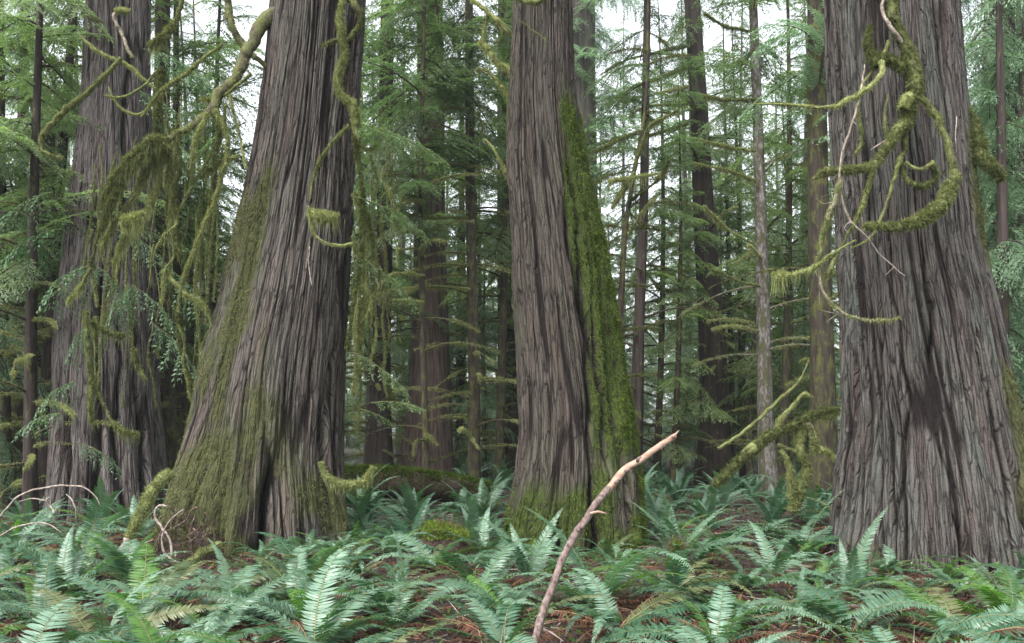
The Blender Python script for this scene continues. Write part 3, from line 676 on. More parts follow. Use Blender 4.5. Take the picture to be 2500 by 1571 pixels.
def limbs(wmb, lmb, mmb, axis_at, h0, h1, lmax, kind, seed, gap=0.24, lowdead=0, mossy=0.5, shape=0.75, az=None, hmin=0.8):
    """limbs up a trunk from h0 to h1; lowdead bare mossy ones below h0"""
    g = np.random.default_rng(seed)
    L_ = lib(kind); h = h0
    def put(h, L, a, tilt, leafy, entry, sc):
        ca, sa, ct, st_ = cos(a), sin(a), cos(tilt), sin(tilt)
        Mx = np.array([[ca * ct, -sa, -ca * st_], [sa * ct, ca, -sa * st_], [st_, 0, ct]]) * sc
        c0, r0 = axis_at(h)
        o = np.array([c0[0], c0[1], h])
        ax = entry[2] @ Mx.T + o
        rad = np.linspace(max(0.010, 0.011 * L), 0.004, len(ax)) * (1.0 if leafy else 1.5)
        tube(wmb, ax, rad, 4)
        if leafy:
            v = entry[1] @ Mx.T + o
            lmb.add(v.reshape(-1, 3), np.arange(len(v) * 4).reshape(-1, 4))
        if mmb is not None and (not leafy or g.random() < mossy):
            part = ax if not leafy else ax[:9]
            moss_sleeve(mmb, part, np.linspace(0.016, 0.008, len(part)) if not leafy else rad[:9], 0.05, 330 if not leafy else 110, 1.5, int(g.integers(1e6)))
    while h < h1:
        t = (h - h0) / (h1 - h0)
        L = lmax * (min(1, 0.45 + t * 3) if h0 > 0.5 else 1) * max(0.16, (1 - t) ** shape) * g.uniform(0.45, 1.25)
        cand = sorted(L_, key=lambda e: abs(e[0] - L) + g.random() * 0.3)
        e = cand[0]
        put(h, L, az if az is not None and g.random() < 0.5 else g.uniform(0, 2 * pi), R(g.normal(-3, 15)), True, e, L / e[0])
        h += gap * g.uniform(0.6, 1.4)
    for k in range(lowdead):
        hh = g.uniform(hmin, max(h0 + 1.5, hmin + 2)); L = g.uniform(0.5, 1.0) * min(lmax, 2.2)
        e = sorted(L_, key=lambda e: abs(e[0] - L) + g.random() * 0.3)[0]
        put(hh, L, g.uniform(0, 2 * pi), R(g.uniform(-5, 25)), False, e, L / e[0])

def bole(mb, cx, rad, zs, seed, n=18, flare=0.0):
    """trunk column: centres (k,2), radii at heights zs, gently furrowed"""
    zq = np.linspace(zs[0], zs[-1], 70); c = np.stack([np.interp(zq, zs, cx[:, 0]), np.interp(zq, zs, cx[:, 1])], 1); r = np.interp(zq, zs, rad)
    a = np.arange(n) / n * 2 * pi
    rr = r[:, None] * (1 + 0.13 * (vn(np.arange(n)[None] * 1.0 + 0 * zq[:, None], zq[:, None] * 0.25 + 0 * a, seed, per=n) - 0.5)
                       + flare * np.exp(-np.maximum(zq, 0) / 0.8)[:, None] * (0.5 + 0.5 * np.cos(a * 5 + seed)[None]))
    v = np.stack([c[:, 0:1] + rr * np.cos(a), c[:, 1:2] + rr * np.sin(a), np.repeat(zq[:, None], n, 1)], -1)
    k = len(zq); i = np.arange(k - 1)[:, None] * n; j = np.arange(n)[None]
    mb.add(v, np.stack([i + j, i + (j + 1) % n, i + n + (j + 1) % n, i + n + j], -1).reshape(-1, 4))

def conifer_meshes(H, r0, h0, lmax, kind, seed, barkm, leafm, gap=0.2, lowdead=10, mossy=0.4, moss=True, shape=0.75, bend=0.25):
    g = np.random.default_rng(seed)
    zs = np.linspace(-0.4, H, 9)
    cx = np.stack([bend * np.sin(zs / H * 2.5 + g.random() * 6) - bend * sin(0), bend * np.cos(zs / H * 2.1 + g.random() * 6)], 1); cx = cx - cx[0]
    rad = r0 * np.clip(1 - zs / H, 0.04, 1) ** 0.8; rad[0] *= 1.1
    w, l, m = MB(), MB(), (MB() if moss else None)
    bole(w, cx, rad, zs, seed, 14, 0.25)
    at = lambda h: ((np.interp(h, zs, cx[:, 0]), np.interp(h, zs, cx[:, 1])), np.interp(h, zs, rad))
    limbs(w, l, m, at, h0, H - 0.2, lmax, kind, seed + 1, gap, lowdead, mossy, shape)
    return (w.mesh('trunk', barkm, True), l.mesh('crown', leafm), m.mesh('hanging_moss', M['moss']) if moss else None)

PROTO = {
 'hemlock_d': conifer_meshes(15, 0.13, 4.4, 3.0, 'hemlock', 1008, M['darkbark'], M['needles'], 0.17, 26, 0.5),
 'hemlock_e': conifer_meshes(16, 0.12, 5.2, 2.6, 'hemlock', 1009, M['mossbark'], M['lightneedles'], 0.18, 26, 0.5),
 'hemlock_a': conifer_meshes(17, 0.11, 1.0, 2.5, 'hemlock', 1001, M['farbark'], M['needles'], 0.135, 16),
 'hemlock_b': conifer_meshes(22, 0.15, 1.4, 2.8, 'hemlock', 1002, M['farbark'], M['needles'], 0.15, 18),
 'hemlock_c': conifer_meshes(11, 0.10, 0.8, 1.9, 'hemlock', 1003, M['mossbark'], M['lightneedles'], 0.13, 6),
 'cedar_a': conifer_meshes(20, 0.25, 1.6, 2.9, 'cedar', 1004, M['midbark'], M['cedarleaf'], 0.17, 12),
 'cedar_b': conifer_meshes(14, 0.15, 0.8, 2.4, 'cedar', 1005, M['midbark'], M['cedarleaf'], 0.15, 8),
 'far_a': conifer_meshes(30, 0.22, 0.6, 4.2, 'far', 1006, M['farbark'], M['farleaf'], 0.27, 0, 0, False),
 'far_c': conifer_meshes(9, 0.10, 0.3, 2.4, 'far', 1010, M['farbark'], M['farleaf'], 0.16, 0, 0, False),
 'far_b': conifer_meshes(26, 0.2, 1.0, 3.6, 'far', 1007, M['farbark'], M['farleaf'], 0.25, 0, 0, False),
}
def plant_tree(proto, x, y, label, group, sc=1.0, rz=None, tilt=(0, 0), name=None):
    o = thing(name or ('cedar_tree' if 'cedar' in proto else 'hemlock_tree' if 'hem' in proto else 'conifer_tree'), label, 'tree', (x, y, gzf(x, y) - 0.05), 0, group)
    o.rotation_euler = (tilt[0], tilt[1], rng.uniform(0, 2 * pi) if rz is None else rz); o.scale = (sc, sc, sc)
    w, l, m = PROTO[proto]
    link('trunk', w, o); link('crown', l, o)
    if m is not None: link('hanging_moss', m, o)
    return o

def traced_tree(label, rows, Y, mat, seed, leaf=None, h0=3.0, htop=15.0, lmax=2.0, kind='hemlock', gap=0.2, lowdead=8, mossy=0.5, name='hemlock_tree', group=None, flare=0.15, hmin=0.8, n=22, shape=0.3, az=None):
    """rows: (py, centre px, width px)"""
    rows = sorted(rows, key=lambda r: -r[0])
    zs = np.array([CAMZ - (r[0] - HY) * Y / F0 for r in rows]); xs = np.array([(r[1] - W0 / 2) * Y / F0 for r in rows]); rd = np.array([r[2] / 2 * Y / F0 for r in rows])
    zs = np.concatenate([[-0.5], zs, [max(htop + 1, zs[-1] + 3)]]); xs = np.concatenate([[xs[0]], xs, [xs[-1] + (xs[-1] - xs[-2]) * 0.5]]); rd = np.concatenate([[rd[0] * 1.05], rd, [rd[-1] * 0.6]])
    bx = xs[0]
    root = thing(name, label, 'tree', (bx, Y, 0), 0, group)
    w, l, m = MB(), MB(), MB()
    cx = np.stack([xs - bx, 0 * xs], 1)
    bole(w, cx, rd, zs, seed, n, flare)
    at = lambda h: ((np.interp(h, zs, cx[:, 0]), 0.0), np.interp(h, zs, rd))
    limbs(w, l, m, at, h0, htop, lmax, kind, seed, gap, lowdead, mossy, shape, az=az, hmin=hmin)
    w.build('trunk', mat, root, True)
    if l.n: l.build('crown', leaf or M['needles'], root)
    if m.n: m.build('hanging_moss', M['moss'], root)
    return root

traced_tree('stout reddish cedar behind the mossy log', [(1145, 1038, 136), (1050, 1045, 112), (900, 1050, 94), (600, 1050, 76), (300, 1052, 70), (0, 1050, 62)], 25, M['redbark'], 71, M['needles'], 10.0, 26, 3.6, name='cedar_tree', lowdead=10, hmin=5, gap=0.26)
TC = traced_tree('thin moss-green stem in front of the stout reddish cedar', [(1190, 1043, 20), (900, 1034, 15), (500, 1026, 12), (0, 1036, 9)], 19.5, M['mossbark'], 72, M['needles'], 6.0, 16, 2.4, lowdead=16, hmin=1.2)
TB = traced_tree('slim straight hemlock with level mossy limbs, left of the leaning cedar', [(1180, 1158, 30), (900, 1157, 28), (500, 1148, 24), (0, 1145, 18)], 21, M['mossbark'], 73, M['needles'], 7.2, 20, 2.3, lowdead=30, hmin=1.0)
traced_tree('dark furrowed conifer hung with moss, right beside the mossy cedar', [(1120, 925, 66), (950, 930, 48), (600, 938, 40), (0, 945, 32)], 24, M['darkbark'], 74, M['needles'], 4.0, 20, 3.2, lowdead=30)
TD = traced_tree('tall dark brown cedar with a flared foot, left of the slim pale-barked tree', [(1130, 1742, 90), (1050, 1746, 74), (800, 1738, 64), (500, 1718, 50), (250, 1706, 44), (0, 1690, 38)], 26, M['darkbark'], 75, M['needles'], 6.0, 24, 3.0, name='cedar_tree', lowdead=26, hmin=3.0, gap=0.36)
TE = traced_tree('slim tree with pale flaking lichen bark in front of the dark brown cedar', [(1190, 1878, 48), (1050, 1870, 38), (700, 1862, 30), (300, 1850, 25), (0, 1838, 20)], 18.5, M['palebark'], 76, M['needles'], 7.2, 16, 2.0, lowdead=10, hmin=2.5, gap=0.3)
traced_tree('moss-coated trunk close behind the left edge of the widest cedar', [(1130, 2010, 66), (900, 2008, 58), (500, 1998, 50), (0, 1992, 40)], 16.5, M['mossbark'], 77, M['cedarleaf'], 7.0, 10, 1.8, lowdead=14, hmin=2)
traced_tree('grey-red cedar trunk glimpsed beyond the right edge of the widest cedar', [(1100, 2480, 80), (700, 2462, 64), (300, 2452, 56), (0, 2448, 50)], 21, M['midbark'], 78, M['cedarleaf'], 5.0, 18, 3.2, kind='cedar', name='cedar_tree', lowdead=16, hmin=2)
TH = traced_tree('slim dark hemlock leaning right beside the far left cedar', [(1180, 105, 34), (880, 118, 30), (600, 135, 26), (300, 158, 22), (0, 182, 18)], 18.0, M['darkbark'], 79, M['needles'], 3.4, 16, 2.8, lowdead=22, gap=0.22)
TJ = traced_tree('crooked dark sapling with curling mossy limbs right of the leaning cedar', [(1130, 1504, 20), (900, 1512, 17), (740, 1516, 15), (560, 1526, 13), (420, 1548, 11), (300, 1572, 9), (200, 1580, 7)], 16.5, M['mossbark'], 80, M['needles'], 7.5, 8.5, 1.0, lowdead=26, hmin=1.5)
traced_tree('dark trunk standing behind the right side of the leaning cedar', [(1120, 1552, 34), (800, 1560, 27), (500, 1572, 22), (0, 1580, 16)], 23, M['darkbark'], 81, M['needles'], 6.5, 20, 2.4, lowdead=16, gap=0.32)
traced_tree('mossy dark trunk against the right side of the far left cedar', [(1180, 410, 46), (900, 402, 42), (500, 392, 38), (0, 398, 34)], 17.5, M['mossbark'], 82, M['needles'], 3.0, 10, 2.2, lowdead=16)
TL = traced_tree('thick mossy trunk leaning out of the left picture edge', [(1120, 10, 150), (950, 60, 110), (800, 95, 80), (650, 110, 50)], 19, M['mossbark'], 83, M['needles'], 2.6, 6.0, 2.4, lowdead=12)
traced_tree('pale big cedar far behind the top of the leaning cedar', [(1110, 1425, 90), (400, 1425, 66), (0, 1422, 58)], 38, M['farbark'], 84, M['cedarleaf'], 12, 24, 4.0, name='cedar_tree', lowdead=0)
traced_tree('dim reddish cedar trunk tucked behind the left side of the leaning cedar', [(1120, 1246, 60), (900, 1240, 50), (0, 1235, 40)], 29, M['darkbark'], 85, M['needles'], 2.5, 17, 3.0, name='cedar_tree', lowdead=12)

for tr, Y, r, ds in [
 (TB, 20.9, 4.2, [z3((650, 755), (540, 768), (420, 752), (320, 742)), z3((650, 1005), (500, 1003), (380, 990), (270, 955)), z3((660, 1335), (520, 1325), (380, 1330), (280, 1345), (190, 1368)),
     z3((650, 740), (560, 660), (480, 590)), z3((650, 455), (560, 460), (520, 480)), z3((650, 510), (560, 498), (500, 520)), z3((655, 860), (630, 850), (610, 855)), z3((650, 980), (600, 975), (560, 970)), z3((650, 700), (700, 640), (720, 560))]),
 (TC, 19.4, 3.4, [z3((445, 1272), (330, 1262), (260, 1295), (220, 1345)), z3((445, 1078), (360, 1068), (280, 1092)), z3((445, 1150), (380, 1148), (310, 1162)), z3((445, 860), (350, 842), (280, 880), (245, 915)), z3((440, 930), (390, 925), (350, 940)), z3((440, 1400), (380, 1390), (300, 1385))]),
 (TD, 25.9, 4.5, [z5((535, 212), (450, 228), (300, 262), (200, 298), (120, 350)), z5((530, 310), (400, 360), (280, 402), (195, 455)), z5((530, 400), (400, 430), (290, 452), (210, 470)), z5((530, 478), (400, 485), (310, 502), (255, 545)),
     z5((650, 1108), (540, 1108), (420, 1140), (305, 1165)), z5((640, 1245), (500, 1250), (400, 1270)), z5((350, 1270), (400, 1332), (490, 1338), (580, 1300)), z5((460, 1390), (540, 1396), (600, 1370)), z5((530, 570), (400, 612), (300, 640)), z5((620, 1010), (560, 1040), (510, 1010)), z5((600, 480), (560, 500), (500, 410))]),
 (TE, 18.3, 3.4, [z5((845, 1132), (740, 1078), (660, 1012), (600, 950)), z5((860, 1322), (780, 1305), (700, 1270), (620, 1240)), z5((840, 462), (700, 460), (600, 445)), z5((840, 700), (720, 680), (560, 640)), z5((845, 838), (720, 790), (560, 755)), z5((850, 475), (960, 482), (1080, 490)), z5((840, 150), (700, 120), (600, 60))]),
 (TJ, 16.4, 4.5, [z5((255, 930), (330, 880), (400, 820), (445, 735)), z5((255, 1085), (320, 980), (390, 900)), z5((160, 838), (270, 822), (400, 800)), z5((300, 720), (350, 590), (420, 545), (485, 508)), z5((280, 800), (215, 900), (180, 960)), z5((320, 600), (220, 640), (100, 700))]),
 (TH, 17.9, 3.0, [z1((290, 590), (200, 590), (100, 605), (-20, 615)), z1((300, 500), (200, 470), (80, 450), (-20, 440)), z1((240, 970), (150, 940), (60, 925), (-20, 930)), z1((230, 1150), (150, 1150), (60, 1110), (0, 1090)), z1((210, 1130), (160, 1125), (120, 1095), (90, 1070)), z1((320, 300), (200, 270), (80, 230), (-20, 200))]),
 (TL, 18.5, 4.5, [z1((230, 1330), (230, 1400), (180, 1450), (100, 1500)), z1((230, 1380), (120, 1400), (40, 1420), (-30, 1440)), z1((150, 1270), (60, 1280), (-20, 1290)), z2((-10, 250), (80, 200), (170, 145), (240, 80)), z2((-10, 440), (100, 400), (150, 340), (170, 270)), z2((145, 425), (190, 425), (240, 435)), z2((175, 270), (195, 350), (225, 410))])]:
    for d in ds:
        bough(tr, d, [r * 0.75, r * 0.65, r * 0.5, r * 0.2], Y, 0.042, 2.6, 800, Y1=Y - 0.8)

# ------------------------------------------------------------------ background forest
zones = [(-60, 640, 'misty conifer in the background left of the mossy cedar', 'conifers between the two left cedars'),
         (640, 1240, 'misty conifer in the background between mossy and leaning cedars', 'conifers between the middle cedars'),
         (1240, 2030, 'misty conifer in the background between leaning and widest cedars', 'conifers between the right cedars'),
         (2030, 2600, 'misty conifer in the background right of the widest cedar', 'conifers at the right edge')]
def zone(px): 
    for a, b, l, g in zones:
        if px < b: return l, g
    return zones[-1][2:]
near = [  # (px, Y, prototype, scale)
 (75, 15.5, 'hemlock_d', .95), (20, 18, 'hemlock_e', 1), (445, 18.5, 'hemlock_e', 1), (530, 22, 'hemlock_d', 1), (895, 28, 'hemlock_d', 1), (1128, 30, 'hemlock_d', .95), (910, 31, 'cedar_b', .6), (1185, 25, 'cedar_b', .5), (1000, 34, 'cedar_b', .7), (1095, 36, 'cedar_b', .7), (1490, 27, 'cedar_b', .6), (1565, 32, 'cedar_b', .7), (1660, 33, 'cedar_b', .7), (1800, 33, 'cedar_b', .7), (1905, 29, 'cedar_b', .65), (1960, 25, 'cedar_b', .55), (460, 26, 'cedar_b', .6), (570, 28, 'cedar_b', .6), (1215, 23, 'hemlock_e', 1), (1600, 28, 'hemlock_e', 1.0), (1810, 28, 'hemlock_d', 1), (1905, 21, 'hemlock_e', .95),
 (20, 21, 'cedar_a', .8), (60, 27, 'hemlock_b', 1), (270, 27, 'hemlock_a', 1), (450, 22, 'cedar_b', .9), (500, 27, 'hemlock_a', 1.0), (430, 36, 'cedar_a', 1),
 (-90, 17, 'cedar_b', .9), (905, 33, 'hemlock_b', 1), (1090, 33, 'hemlock_a', 1.0), (980, 40, 'cedar_a', 1), (1190, 27, 'hemlock_c', 1), 
 (1330, 34, 'hemlock_a', 1), (1640, 24, 'hemlock_c', 1), (1790, 29, 'hemlock_a', 1), (1810, 37, 'hemlock_b', 1), (1920, 24, 'hemlock_c', 1.05),
 (1945, 31, 'cedar_a', .95), (2000, 38, 'cedar_a', 1), (1700, 44, 'hemlock_b', 1), (2440, 17, 'cedar_b', 1.0), (2395, 24, 'cedar_a', 1.0), (2470, 20, 'cedar_a', .9), (2530, 21, 'cedar_a', 1), (2400, 27, 'hemlock_a', 1.1), (2480, 33, 'cedar_a', 1),
 (230, 31, 'hemlock_c', 1.2), (110, 24, 'hemlock_c', 1.1), (1010, 31, 'hemlock_c', 1.2), (1120, 30, 'cedar_b', 1.1), (1460, 25, 'hemlock_c', 1), (1670, 37, 'cedar_b', 1.2), (1830, 25, 'hemlock_c', .9), (1990, 28, 'hemlock_a', 1), (2420, 22, 'cedar_b', 1.1), (2520, 28, 'cedar_a', 1), (-40, 30, 'hemlock_a', 1), (360, 30, 'cedar_b', 1),
 (1860, 42, 'hemlock_a', 1.2), (320, 40, 'hemlock_b', 1), (160, 36, 'cedar_a', 1.0), (720, 38, 'hemlock_b', 1), (1420, 45, 'hemlock_b', 1)]
for px, Y, pr, sc in near:
    x = (px - W0 / 2) * Y / F0; lab, grp = zone(px)
    plant_tree(pr, x, Y, lab, grp, sc)
for k in range(46):
    Y = rng.uniform(48, 85); px = -150 + (k + rng.random()) * 2800 / 46
    lab, grp = zone(px)
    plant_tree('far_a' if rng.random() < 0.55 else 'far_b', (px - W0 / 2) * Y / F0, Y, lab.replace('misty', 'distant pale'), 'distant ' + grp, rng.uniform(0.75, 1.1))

for k in range(20):
    Y = rng.uniform(40, 58); px = -100 + (k + rng.random()) * 2700 / 20
    lab, grp = zone(px)
    plant_tree('far_c', (px - W0 / 2) * Y / F0, Y, lab.replace('misty', 'low bushy'), 'low bushy ' + grp, rng.uniform(0.7, 1.15))

# ------------------------------------------------------------------ ferns
def frond_mesh(seed, L, a0, bend, pl, pairs, mats, sag=0.25, lowbare=0.10, side=0.0):
    g = np.random.default_rng(seed); mb = MB()
    s = np.linspace(0, 1, 28); ang = R(a0) + R(bend) * s ** 1.25
    ds = L / 27
    x = np.concatenate([[0], np.cumsum(np.sin(ang[:-1]) * ds)]); z = np.concatenate([[0], np.cumsum(np.cos(ang[:-1]) * ds)]); y = side * L * s ** 2
    c = np.stack([x, y, z], 1); t, _, _ = frames(c)
    bn = norm(np.cross(np.array([0, 0, 1.0]), t)); bn[0] = bn[1]; nrm = np.cross(t, bn)
    tube(mb, c[::2], np.linspace(0.0042, 0.0012, len(c[::2])) * L / 0.9, 4, m=1)
    ks = lowbare + (1 - lowbare) * (np.arange(pairs) + 0.3) / pairs
    for sd in (-1, 1):
        sk = np.clip(ks + sd * 0.25 / pairs, 0, 0.995)
        o = np.stack([np.interp(sk, s, c[:, i]) for i in range(3)], 1)
        T = norm(np.stack([np.interp(sk, s, t[:, i]) for i in range(3)], 1)); B = norm(np.stack([np.interp(sk, s, bn[:, i]) for i in range(3)], 1)); N = norm(np.stack([np.interp(sk, s, nrm[:, i]) for i in range(3)], 1))
        prof = np.clip((sk - lowbare) / 0.12 + 0.45, 0, 1) * np.clip((1 - sk) / 0.62, 0.03, 1) ** 0.8
        ln = pl * prof * g.uniform(0.9, 1.06, pairs)
        fw = R(10) + R(30) * sk ** 2 + g.normal(0, R(4), pairs)
        d = B * sd * np.cos(fw)[:, None] + T * np.sin(fw)[:, None]
        dp = N * (0.10 + g.normal(0, 0.10, pairs))[:, None]
        if sag > 0.6: dp = dp + g.normal(0, 0.25, (pairs, 3))
        tw = g.normal(0, 0.22, pairs)
        wdir = T * np.cos(tw)[:, None] + N * np.sin(tw)[:, None]
        wm = np.minimum(L / pairs * 0.47, ln * 0.2)[:, None] * (1.0 if sag < 0.6 else 0.6)
        st = [(0.0, 0.55), (0.35, 1.0), (0.72, 0.72)]
        vs = []
        for q, wq in st:
            m_ = o + (d + dp) * (ln * q)[:, None] - N * (sag * ln * q * q)[:, None] + T * (ln * 0.10 * q * q)[:, None]
            vs += [m_ - wdir * wm * wq, m_ + wdir * wm * wq]
        vs.append(o + (d + dp) * ln[:, None] - N * (sag * ln)[:, None] + T * (ln * 0.14)[:, None])
        v = np.stack(vs, 1); b = np.arange(pairs)[:, None] * 7
        q = np.concatenate([b + np.array([[0, 1, 3, 2]]), b + np.array([[2, 3, 5, 4]])]); tr = b + np.array([[4, 5, 6]])
        mb.add(v.reshape(-1, 3), q, tr)
    return mb.mesh('frond', mats, False)

FR = [M['frond'], M['rachis']]; GR = [M['greenfrond'], M['rachis']]; DE = [M['dead'], M['deadstalk']]
OL = [M['olivefrond'], M['rachis']]
fr_ups = [frond_mesh(600 + i, 0.95, 14, 50 + 14 * i, 0.098, 56, FR, side=0.05 * (-1) ** i) for i in range(3)]
fr_arch = [frond_mesh(610 + i, 0.82 + 0.06 * i, 36, 70 + 8 * i, 0.098 + 0.004 * (i % 3), 52 + i, FR, side=0.11 * (-1) ** i) for i in range(6)]
fr_low = [frond_mesh(620 + i, 0.85 + 0.08 * i, 55, 45 + 12 * i, 0.098, 54, FR, side=0.13 * (-1) ** i) for i in range(4)]
gr_arch = [frond_mesh(630 + i, 1.05, 32, 70 + 10 * i, 0.10, 58, GR, side=0.1 * (-1) ** i) for i in range(3)]
ol_arch = [frond_mesh(650 + i, 0.9, 40, 66 + 12 * i, 0.09, 52, OL, side=0.12 * (-1) ** i) for i in range(3)]
de_low = [frond_mesh(640 + i, 0.85, 62, 50 + 9 * i, 0.06, 40, DE, sag=0.9, side=0.14 * (-1) ** i) for i in range(5)]

def fern(x, y, label, group, size=1.0, n=15, green=0.0, ups=0.3, dead=4, rz=None, spread=1.0, lead=()):
    """a crown of fronds round one foot; lead = (mesh, yaw, tilt, scale) for fronds the photo singles out"""
    o = thing('sword_fern', label, 'fern', (x, y, gzf(x, y) + 0.02), 0, group)
    a0 = rng.uniform(0, 2 * pi) if rz is None else rz
    for i in range(n):
        u = rng.random()
        me = gr_arch[rng.integers(3)] if rng.random() < green else ol_arch[rng.integers(3)] if rng.random() < 0.13 else (fr_ups[rng.integers(3)] if u < ups else fr_arch[rng.integers(6)] if u < 0.75 else fr_low[rng.integers(4)])
        f = link('frond', me, o); s_ = size * rng.uniform(0.6, 1.15)
        f.rotation_euler = (rng.normal(0, 0.22), rng.normal(0.06, 0.18) * spread, a0 + i * 2.39996 + rng.normal(0, 0.2))
        f.scale = (s_, s_ * rng.uniform(0.9, 1.15), s_)
    for i in range(dead):
        f = link('dead_frond', de_low[rng.integers(5)], o); s_ = size * rng.uniform(0.6, 1.0)
        f.rotation_euler = (rng.normal(0, 0.2), rng.normal(0.05, 0.12), rng.uniform(0, 2 * pi)); f.scale = (s_, s_, s_)
    for me, yaw, tl, s_ in lead:
        f = link('frond', me, o); f.rotation_euler = (0, tl, yaw); f.scale = (s_, s_, s_)
    return o

PLACED = []
def ok(x, y, d):
    for hx, hy_, hr in HERO:
        if (x - hx) ** 2 + (y - hy_) ** 2 < (hr + 0.15) ** 2: return False
    return all((x - a) ** 2 + (y - b) ** 2 > d * d for a, b in PLACED)
def at(px, Y): return ((px - W0 / 2) * Y / F0, Y)

special = [
 (1650, 9.6, 'tall fern with upright shiny fronds beside the right foot of the leaning cedar', dict(size=1.1, n=18, ups=0.85, dead=2)),
 (1180, 10.6, 'upright fern with two tall fronds just behind the mossy hummock', dict(size=0.95, n=10, ups=0.7, dead=1)),
 (1060, 9.8, 'arching fern draped over the mossy hummock', dict(size=1.0, n=14, ups=0.1, dead=4)),
 (2080, 8.6, 'fern with one tall pale frond curving up before the widest cedar', dict(size=0.85, n=12, ups=0.2, dead=2, lead=[(fr_ups[0], 0.3, -0.1, 1.1)])),
 (2470, 7.3, 'bright leaf-green fern bending in from the right picture edge', dict(size=1.05, n=14, green=1.0, ups=0, dead=3)),
 (2170, 4.9, 'bright green fern with a long arched frond at the bottom edge', dict(size=0.8, n=10, green=1.0, ups=0, dead=4)),
 (560, 7.4, 'fern with a dark drooping frond below the hollow of the mossy cedar', dict(size=1.05, n=16, ups=0.2, dead=5)),
 (250, 6.2, 'broad fern arching over red-brown dead fronds at lower left', dict(size=1.1, n=18, ups=0.1, dead=8)),
 (740, 8.7, 'fern with wide pale fronds at the foot of the mossy cedar', dict(size=0.95, n=14, ups=0.1, dead=3)),
 (1290, 8.7, 'thin dark-stalked fern leaning before the foot of the leaning cedar', dict(size=0.9, n=7, ups=0.6, dead=3)),
 (1760, 5.6, 'wide fern with a long arching frond just right of the pale broken stick', dict(size=1.05, n=16, ups=0.1, dead=4)),
 (1180, 17.0, 'bushy fern in front of the right end of the mossy log', dict(size=1.15, n=20, ups=0.4, dead=1)),
]
for px, Y, lab, kw in special:
    x, y = at(px, Y); PLACED.append((x, y)); fern(x, y, lab, None, **kw)

def fzone(px, Y):
    side = 'left of the pale broken stick' if px < 1290 + (7 - min(Y, 7)) * 20 else 'right of the pale broken stick'
    if Y < 6.6: return 'arching sword fern in the bottom-edge fern bed ' + side, 'bottom-edge ferns ' + side
    if Y < 9.5: return 'arching sword fern in the middle of the fern bed ' + side, 'mid-bed ferns ' + side
    return 'small sword fern around the feet of the giant cedars ' + side, 'ferns at the cedar feet ' + side
cnt = 0
for k in range(6000):
    Y = 3.9 + 9.0 * rng.random() ** 1.1; x = rng.uniform(-0.72, 0.72) * Y
    px = x * F0 / Y + W0 / 2
    if 1270 < px < 1420 and 7.6 < Y < 11 and rng.random() < 0.85: continue
    if 330 < px < 620 and 8.4 < Y < 13: continue
    if abs(x - 0.12) < 0.6 and 4.2 < Y < 6.3: continue
    low = (400 < px < 880 and 9.0 < Y < 13.0) or (1190 < px < 1520 and 9.4 < Y < 13.0) or (1980 < px and 8.3 < Y < 11)
    if not ok(x, Y, 0.45 if low else 0.74 if Y < 7 else 0.46 + 0.028 * Y): continue
    PLACED.append((x, Y)); lab, grp = fzone(px, Y)
    fern(x, Y, lab, grp, rng.uniform(0.45, 0.68) if low else rng.uniform(0.85, 1.22) if Y < 7 else rng.uniform(0.7, 1.2), int(rng.integers(8, 14)) if Y < 7 else int(rng.integers(9, 17)), 0.08, 0.0 if low or Y < 7.5 else 0.05, int(rng.integers(7, 12)) if Y < 8 else 3)
    cnt += 1
    if cnt >= 222: break

# distant ferns: whole plants too small to show single fronds
def far_fern(seed, n):
    g = np.random.default_rng(seed); mb = MB()
    src = fr_ups + fr_arch + fr_low
    for i in range(n):
        me = src[g.integers(len(src))]
        v = np.zeros(len(me.vertices) * 3); me.vertices.foreach_get('co', v); v = v.reshape(-1, 3)
        a = i * 2.4 + g.normal(0, 0.2); sc = g.uniform(0.75, 1.15); tl = g.normal(0.05, 0.15)
        v = v @ np.array([[cos(tl), 0, -sin(tl)], [0, 1, 0], [sin(tl), 0, cos(tl)]]); v = v @ np.array([[cos(a), sin(a), 0], [-sin(a), cos(a), 0], [0, 0, 1]]) * sc
        li = np.zeros(len(me.loops), np.int32); me.loops.foreach_get('vertex_index', li)
        lt = np.zeros(len(me.polygons), np.int32); me.polygons.foreach_get('loop_total', lt)
        st = np.concatenate([[0], np.cumsum(lt)[:-1]])
        q = np.stack([li[st[lt == 4] + k] for k in range(4)], 1); t = np.stack([li[st[lt == 3] + k] for k in range(3)], 1)
        mb.add(v, q, t)
    return mb.mesh('sword_fern', M['frond'])
farf = [far_fern(700 + i, 14) for i in range(4)]
PL2 = []
cnt = 0
for k in range(6000):
    Y = 12.0 + 20 * rng.random() ** 1.3; x = rng.uniform(-0.68, 0.68) * Y; px = x * F0 / Y + W0 / 2
    if not ok(x, Y, 0.5): continue
    if any((x - a) ** 2 + (Y - b) ** 2 < 0.8 for a, b in PL2): continue
    PL2.append((x, Y))
    zn = 'left of the mossy cedar' if px < 420 else 'between mossy and leaning cedars' if px < 1400 else 'between leaning and widest cedars' if px < 2030 else 'beyond the widest cedar'
    o = link('sword_fern', farf[rng.integers(4)]); o.location = (x, Y, gzf(x, Y)); s_ = rng.uniform(0.8, 1.25); o.scale = (s_, s_, s_); o.rotation_euler = (0, 0, rng.uniform(0, 6.28))
    tag(o, 'sword fern on the shaded forest floor ' + zn, 'fern', 'forest floor ferns ' + zn)
    cnt += 1
    if cnt >= 220: break

